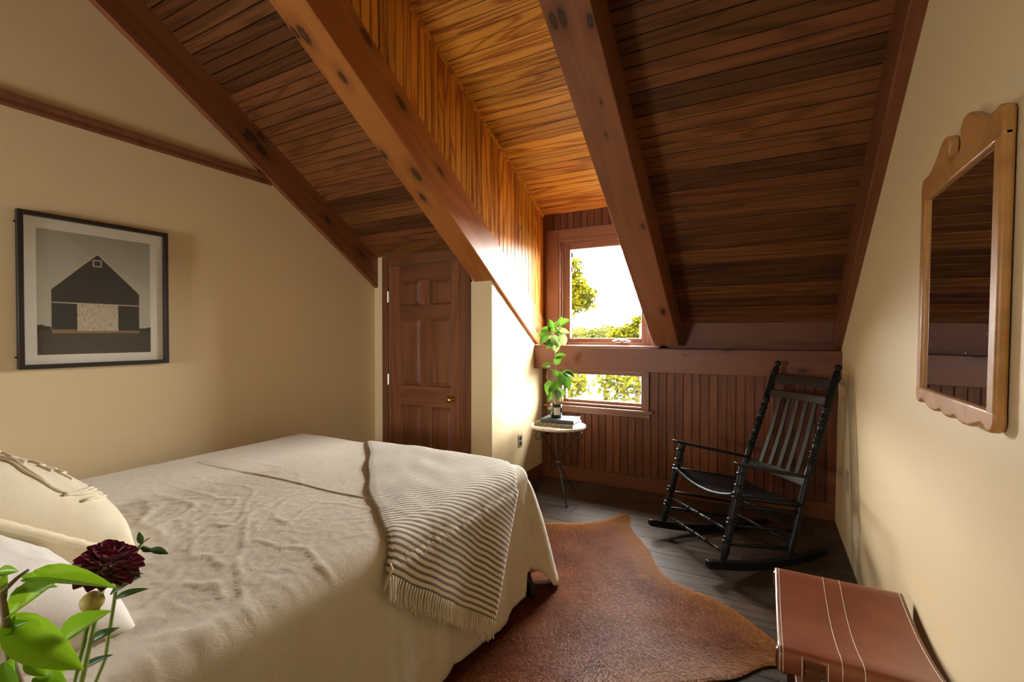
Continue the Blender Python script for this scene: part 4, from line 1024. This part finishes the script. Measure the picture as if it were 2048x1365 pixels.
L5 = [  # x, y (leaf base), direction in picture (deg), length px, pale
    (1099, 732, 175, 20, 0), (1112, 728, 60, 22, 0), (1114, 716, 20, 22, 0), (1110, 742, -70, 18, 0), (1116, 747, -40, 20, 0), (1126, 748, -5, 24, 0), (1132, 746, -20, 22, 0), (1124, 752, -100, 26, 0), (1130, 752, -75, 32, 0),
    (1104, 766, -120, 32, 0), (1108, 762, -60, 22, 0), (1106, 772, -100, 26, 0), (1112, 776, -30, 18, 0), (1110, 784, -60, 26, 1), (1116, 778, -75, 30, 1), (1124, 780, -100, 24, 0), (1112, 770, -130, 20, 0), (1100, 790, -100, 18, 0),
    (1104, 655, 110, 20, 0), (1110, 655, 60, 20, 0), (1120, 650, 80, 20, 0), (1122, 648, 30, 22, 0), (1100, 662, 170, 24, 0), (1096, 665, 200, 24, 0), (1092, 672, 230, 24, 0), (1100, 672, -90, 24, 1), (1106, 674, -60, 28, 1), (1110, 680, -100, 26, 1), (1116, 668, -30, 26, 1), (1120, 665, 0, 22, 1), (1104, 680, -120, 24, 0), (1112, 664, -10, 24, 0), (1116, 656, -60, 26, 0), (1125, 670, -80, 26, 1), (1098, 678, 200, 22, 0), (1108, 666, 140, 20, 0), (1120, 680, -110, 20, 1), (1113, 690, -95, 20, 1)]
for (x, y, a, px, pale) in L5:
    dpt = rl_.uniform(-.05, .05); p_ = pot(x, y, dpt + (.04 if y < 700 else -.02)); L = px * 3.85 / 941.9 * .92
    dv = right_v * math.cos(R(a)) + Vector((0, 0, 1)) * math.sin(R(a)) + fw_v * rl_.uniform(-.45, .2)
    upv = -fw_v * 1.0 + Vector((0, 0, .7)) + right_v * rl_.uniform(-.7, .7)
    leaf('leaf', pl, p_ - PO, dv, upv, L, L * rl_.uniform(.72, .9), 'pale_leaf' if pale else 'pothos_leaf', True, .2, rl_.choice((.15, .3)))
leaf('leaf', pl, pot(1104, 826, -.02) - PO, Vector((-.6, 0, .8)), -fw_v + right_v * .5, .06, .035, 'pale_leaf', False, .2, .3)

# ------------------------------------------------------------------ flowers in the foreground, on a bedside stand below the frame
NX, NY = -.80, .24
ns_ = tag(empty('nightstand', (NX, NY, 0)), 'small wooden bedside stand below the flowers', 'nightstand')
MB().box(-.20, .20, -.20, .20, .53, .56).build('top', 'stand_wood', ns_, bevel=.004)
for a in (-1, 1):
    for c in (-1, 1): MB().box(a * .17 - .018, a * .17 + .018, c * .17 - .018, c * .17 + .018, 0, .53).build('leg', 'stand_wood', ns_, bevel=.003)
MB().box(-.17, .17, -.17, .17, .43, .53).build('drawer', 'stand_wood', ns_, bevel=.003)
vs_ = tag(empty('flower_vase', (NX, NY, .56)), 'dark vase holding the flowers on the bedside stand', 'vase')
MB().lathe([(.05, 0), (.06, .01), (.065, .10), (.05, .18), (.035, .215), (.04, .235), (.036, .233), (.031, .215), (.045, .18)], 28).build('vase_body', 'jar_glass', vs_, smooth=True, angle=60)
VT = Vector((NX, NY, .80))
def fpt(x, y, X):
    d_ = right_v * ((x - 1024) / 941.9) + Vector((0, 0, (670.2 - y) / 941.9)) + fw_v; return Vector((0, 0, 1.38)) + d_ * (X / d_.x)
# dahlia
FC = fpt(205, 1148, -.85)
fl_ = tag(empty('dahlia', FC), 'deep burgundy dahlia on a green stem', 'flower'); ax = (Vector((.25, -.05, .97))).normalized()
fr = frame((0, 0, 0), ax.cross(Vector((0, 1, 0))), ax.cross(ax.cross(Vector((0, 1, 0)))) * -1)
bm_ = MB(); pt_me = None
def petal_mesh():
    b = MB(); n = 6
    for i in range(n + 1):
        t = i / n; w = (math.sin(math.pi * (.10 + .78 * t)) ** .8) * .62 if t < 1 else .10
        for q in (-1, -.5, 0, .5, 1): b.v.append((t, q * w * .62, .45 * q * q * w + .10 * t * t))
    for i in range(n):
        for k in range(4): j = i * 5 + k; b.f.append((j, j + 1, j + 6, j + 5)); b.mi.append(0)
    me = b.mesh('petal'); me.materials.append(MATS['petal']); me.shade_smooth(); return me
pm = petal_mesh(); rp = random.Random(2)
for ring_, (cnt, elev, L, r0, h0) in enumerate(((15, -14, .034, .015, -.002), (16, 0, .035, .015, .004), (15, 16, .033, .014, .010), (14, 32, .030, .013, .016), (12, 48, .026, .011, .021), (9, 64, .021, .008, .025), (6, 80, .016, .004, .027))):
    for k in range(cnt):
        a = 2 * math.pi * (k + .5 * (ring_ % 2)) / cnt + rp.uniform(-.08, .08); e = R(elev + rp.uniform(-6, 6))
        rad_ = Vector((math.cos(a), math.sin(a), 0)); dv = rad_ * math.cos(e) + Vector((0, 0, math.sin(e))); upv = Vector((0, 0, math.cos(e))) - rad_ * math.sin(e)
        L_ = L * .86 * rp.uniform(.92, 1.1); ey = upv.cross(dv)
        mm = Matrix((dv * L_, ey * L_, upv * L_)).transposed().to_4x4(); mm.translation = rad_ * r0 * .9 + Vector((0, 0, h0 * .9))
        q = Matrix.Rotation(R(12), 4, 'Y') @ Matrix.Rotation(R(-8), 4, 'X')
        o = bpy.data.objects.new('petal', pm); COL.objects.link(o); o.parent = fl_; o.matrix_local = q @ mm
MB().ball((0, 0, -.004), .014, 12, 8, (1, 1, .7)).build('calyx', 'stem_green', fl_, smooth=True)
v0 = VT - FC
MB().tube([v0 * 1.0, v0 * .55 + Vector((.012, 0, 0)), v0 * .2 + Vector((.004, 0, 0)), Vector((0, 0, -.006))], [.0042, .004, .0036, .004], 8).build('stem', 'stem_green', fl_, smooth=True)
MB().ball(fpt(178, 1208, -.84) - FC, .0145, 12, 8, (1, 1, .95)).build('bud', 'bud', fl_, smooth=True)
MB().tube([v0, v0 * .6 + Vector((-.005, 0, 0)), fpt(178, 1216, -.84) - FC], .003, 6).build('stem', 'stem_green', fl_, smooth=True)
def fleaf(par, O_, x, y, X, a, px, wf, mat, upm=(.0, 1.0), dep=0.0, heart=False, cup=.12, droop=.12):
    p_ = fpt(x, y, X); d_ = abs(X) / 1.25; L = px * d_ / 941.9
    dv = right_v * math.cos(R(a)) + Vector((0, 0, 1)) * math.sin(R(a)) + fw_v * dep
    upv = -fw_v * upm[1] + Vector((0, 0, 1)) * (1 - .5 * upm[1]) + right_v * upm[0]
    return leaf('leaf', par, p_ - O_, dv, upv, L, L * wf, mat, heart, cup, droop)
for (x, y, a, px, wf) in ((215, 1195, 35, 70, .22), (222, 1205, 22, 72, .22), (205, 1160, 10, 75, .16), (160, 1300, 32, 75, .30), (150, 1350, 30, 70, .22), (170, 1165, 190, 28, .4)):
    fleaf(fl_, FC, x, y, -.85, a, px, wf, 'dark_leaf', (.3, .5))
# small side shoot behind
SH = fpt(232, 1150, -.93); sh_ = tag(empty('flower_shoot', SH), 'thin green shoot with young leaves right of the dahlia', 'flower')
MB().tube([VT - SH, (VT - SH) * .5 + Vector((.0, .02, 0)), Vector((0, 0, 0)), fpt(255, 1118, -.93) - SH, fpt(282, 1090, -.93) - SH], [.003, .003, .003, .0032, .003], 6).build('stem', 'stem_green', sh_, smooth=True)
for (x, y, a, px, wf) in ((280, 1092, 105, 28, .5), (280, 1104, 0, 24, .5), (296, 1102, -12, 40, .42), (284, 1088, 40, 18, .2), (276, 1098, -20, 26, .4)): fleaf(sh_, SH, x, y, -.93, a, px, wf, 'dark_leaf', (.2, .6))
# leafy branch at the left edge
BR = fpt(8, 1250, -.72); br = tag(empty('leafy_branch', BR), 'bright green leafy branch at the left edge of the view', 'branch')
MB().tube([VT - BR, (VT - BR) * .5, fpt(12, 1325, -.74) - BR, fpt(4, 1245, -.72) - BR, fpt(-4, 1190, -.72) - BR, fpt(28, 1160, -.72) - BR, fpt(52, 1143, -.72) - BR], [.004, .004, .004, .0035, .003, .002, .0015], 7).build('stem', 'stem_brown', br, smooth=True)
for (x, y, a, px, wf, up) in ((8, 1240, -27, 168, .40, (.1, .75)), (112, 1295, 37, 130, .36, (-.2, .7)), (8, 1238, 38, 118, .42, (-.3, .8)), (30, 1185, 12, 80, .26, (0, .5)), (40, 1168, 5, 190, .16, (0, .35)), (20, 1310, 5, 70, .4, (0, .5)), (10, 1300, 75, 60, .5, (.2, .9)), (20, 1318, -80, 75, .62, (-.3, .9)), (45, 1322, -35, 50, .55, (.2, .7)), (-5, 1215, 75, 62, .5, (.3, .9)), (-12, 1150, 10, 42, .5, (0, .7)), (0, 1330, -60, 60, .7, (-.2, .9)), (60, 1362, -5, 70, .5, (0, .5)), (-5, 1275, 30, 60, .4, (0, .8)), (38, 1162, 40, 22, .25, (0, .8)), (110, 1365, 60, 40, .7, (0, .8)), (20, 1350, -95, 60, .6, (.3, .8))):
    fleaf(br, BR, x, y, -.73, a, px, wf, 'branch_leaf', up, -.15, False, .18, .10)

# ------------------------------------------------------------------ outside: ground, lake, trees
struct(MB().add([(-40, 4.6, -3.4), (40, 4.6, -3.4), (40, 22, -6.4), (-40, 22, -6.4), (-40, 4.6, -8), (40, 4.6, -8), (40, 22, -8), (-40, 22, -8)], [(0, 1, 2, 3), (4, 7, 6, 5), (0, 4, 5, 1), (1, 5, 6, 2), (2, 6, 7, 3), (3, 7, 4, 0)]).build('ground', 'grass'), 'grassy bank below the windows')
struct(MB().box(-260, 260, 20, 132, -6.3, -6.2).build('lake', 'water'), 'bright lake beyond the trees')
struct(MB().box(-300, 300, 130, 330, -7, -5.9).build('ground_far_shore', 'grass'), 'far shore of the lake')
def leaves(pts, size, rr):
    b = MB(); tn = []
    for (c, r, n) in pts:
        for _ in range(n):
            while True:
                v = Vector((rr.uniform(-1, 1), rr.uniform(-1, 1), rr.uniform(-1, 1)))
                if .25 < v.length < 1: break
            p_ = Vector(c) + v * r; d1 = Vector((rr.gauss(0, 1), rr.gauss(0, 1), rr.gauss(0, .6) - .2)).normalized(); d2 = d1.cross(Vector((rr.gauss(0, 1), rr.gauss(0, 1), rr.gauss(0, 1)))).normalized()
            L = size * rr.uniform(.7, 1.3); w_ = L * .27; k = len(b.v)
            b.v += [tuple(p_), tuple(p_ + d1 * L * .5 + d2 * w_), tuple(p_ + d1 * L), tuple(p_ + d1 * L * .5 - d2 * w_)]; b.f.append((k, k + 1, k + 2, k + 3)); b.mi.append(0); tn += [max(0, min(1, rr.gauss(.5, .3)))] * 4
    return b, tn
def tree(name, label, base, clumps, size, seed, limbs, mat='tree_leaf', group=None):
    rr = random.Random(seed); t = tag(empty(name, base), label, 'tree', group); B0 = Vector(base)
    b, tn = leaves([(Vector(c) - B0, r, n) for c, r, n in clumps], size, rr)
    o = b.build('foliage', mat, t, fix=False); o['kind'] = 'stuff'; a = o.data.attributes.new('tone', 'FLOAT', 'POINT'); a.data.foreach_set('value', tn)
    for k, (pts, r) in enumerate(limbs): MB().tube([Vector(p_) - B0 for p_ in pts], [r * (1 - .6 * i / (len(pts) - 1)) for i in range(len(pts))], 8).build('trunk' if k == 0 else 'branch', 'bark', t, smooth=True)
    return t
def far(x, y, Y): return pix(x, y, Y)
# tree left of the upper window's view
c_ = [(far(x, y, 13), r * 13 / 880, n) for x, y, r, n in ((1147, 528, 11, 60), (1153, 545, 9, 40), (1150, 566, 17, 150), (1160, 572, 14, 110), (1175, 588, 16, 130), (1162, 594, 18, 150), (1148, 600, 20, 170), (1176, 604, 14, 110), (1162, 612, 12, 90), (1142, 615, 15, 120), (1120, 570, 40, 500), (1112, 620, 40, 400), (1100, 540, 40, 400))]
P_ = far(1085, 680, 13); g0 = Vector((P_.x, 13, -4.9))
tree('locust_tree', 'leafy tree rising at the left of the upper window', g0, c_, .17, 1, [([g0, far(1085, 760, 13), far(1088, 600, 13), far(1095, 520, 13)], .16), ([far(1088, 640, 13), far(1120, 600, 13), far(1150, 588, 13), far(1172, 596, 13)], .05), ([far(1088, 610, 13), far(1125, 570, 13), far(1150, 545, 13), far(1150, 520, 13)], .04)])
# branches close to the lower window
c_ = [(far(x, y, 9), r * 9 / 880, int(n * .6)) for x, y, r, n in ((1140, 760, 12, 60), (1152, 752, 12, 60), (1165, 762, 13, 70), (1145, 775, 13, 70), (1160, 772, 10, 40), (1170, 778, 8, 26), (1140, 790, 10, 40), (1130, 775, 12, 50), (1150, 786, 8, 24), (1120, 770, 16, 70))]
g1 = Vector((far(1060, 760, 9).x, 9, -4.1))
tree('maple_tree', 'yellow-green maple branches at the left of the low window', g1, c_, .135, 2, [([g1, far(1060, 850, 9), far(1065, 790, 9)], .12), ([far(1065, 790, 9), far(1110, 775, 9), far(1140, 770, 9), far(1165, 760, 9)], .03)])
c_ = [(far(x, y, 8), r * 8 / 880, int(n * .55)) for x, y, r, n in ((1205, 755, 14, 60), (1222, 758, 15, 70), (1240, 762, 15, 70), (1258, 758, 14, 60), (1275, 762, 14, 60), (1212, 772, 13, 50), (1228, 780, 14, 56), (1246, 778, 13, 50), (1262, 775, 12, 46), (1278, 778, 12, 46), (1204, 782, 9, 26), (1218, 794, 9, 26), (1236, 796, 8, 20), (1252, 790, 8, 22), (1262, 800, 7, 12), (1276, 800, 8, 18), (1192, 768, 8, 20), (1205, 802, 8, 16), (1295, 770, 18, 70))]
g2 = Vector((far(1340, 760, 8).x, 8, -3.95))
tree('maple_tree', 'maple branches filling the right of the low window', g2, c_, .12, 6, [([g2, far(1340, 900, 8), far(1335, 800, 8)], .12), ([far(1335, 800, 8), far(1290, 790, 8), far(1250, 785, 8), far(1215, 770, 8)], .025), ([far(1260, 787, 8), far(1240, 770, 8), far(1228, 752, 8)], .015), ([far(1232, 779, 8), far(1215, 790, 8)], .010)])
# yellow tree top at the right of the upper window
c_ = [(far(x, y, 30), r * 30 / 880, n) for x, y, r, n in ((1274, 645, 9, 90), (1268, 658, 12, 130), (1255, 662, 11, 110), (1283, 655, 14, 140), (1240, 668, 12, 110), (1225, 672, 10, 80), (1262, 675, 16, 160), (1284, 640, 10, 60), (1290, 672, 18, 150))]
g3 = Vector((far(1275, 670, 30).x, 30, -6.2))
tree('aspen_tree', 'yellowish tree top at the lower right of the upper window', g3, c_, .32, 8, [([g3, far(1275, 700, 30), far(1275, 650, 30)], .2)])
# far shore trees
FT = None; rr = random.Random(21)
for row_, (Y, n, zt_) in enumerate(((140, 22, 3.3), (165, 19, 4.6))):
    for k in range(n):
        px = 1060 + (1330 - 1060) * (k + rr.uniform(-.3, .3)) / n; P_ = far(px, 670, Y); hgt = zt_ + 6 + rr.uniform(-1.2, 1.2); base = Vector((P_.x, Y + rr.uniform(-4, 4), -5.9))
        if FT is None:
            FT = []
            for v_ in range(3):
                cl = [((rr.uniform(-2, 2), rr.uniform(-2, 2), rr.uniform(-3.6, 3.2)), rr.uniform(1.3, 2.2), 260) for _ in range(9)]
                b, tn = leaves(cl, .75, rr); me = b.mesh('foliage'); me.materials.append(MATS['far_leaf']); a = me.attributes.new('tone', 'FLOAT', 'POINT'); a.data.foreach_set('value', tn)
                tm = MB().tube([(0, 0, -6), (0, 0, 0)], [.3, .15], 6).mesh('trunk'); tm.materials.append(MATS['bark']); FT.append((me, tm))
        me, tm = FT[k % 3]; t = tag(empty('shore_tree', base), 'rounded green tree in the wooded far shore', 'tree', 'trees on the far shore of the lake')
        sc = hgt / 10.5
        for nm, mh in (('foliage', me), ('trunk', tm)):
            o = bpy.data.objects.new(nm, mh); COL.objects.link(o); o.parent = t; o.location = (0, 0, 6 * sc); o.scale = (sc * 1.25, sc * 1.25, sc)
            if nm == 'foliage': o['kind'] = 'stuff'; o.rotation_euler = (0, 0, rr.uniform(0, 6))
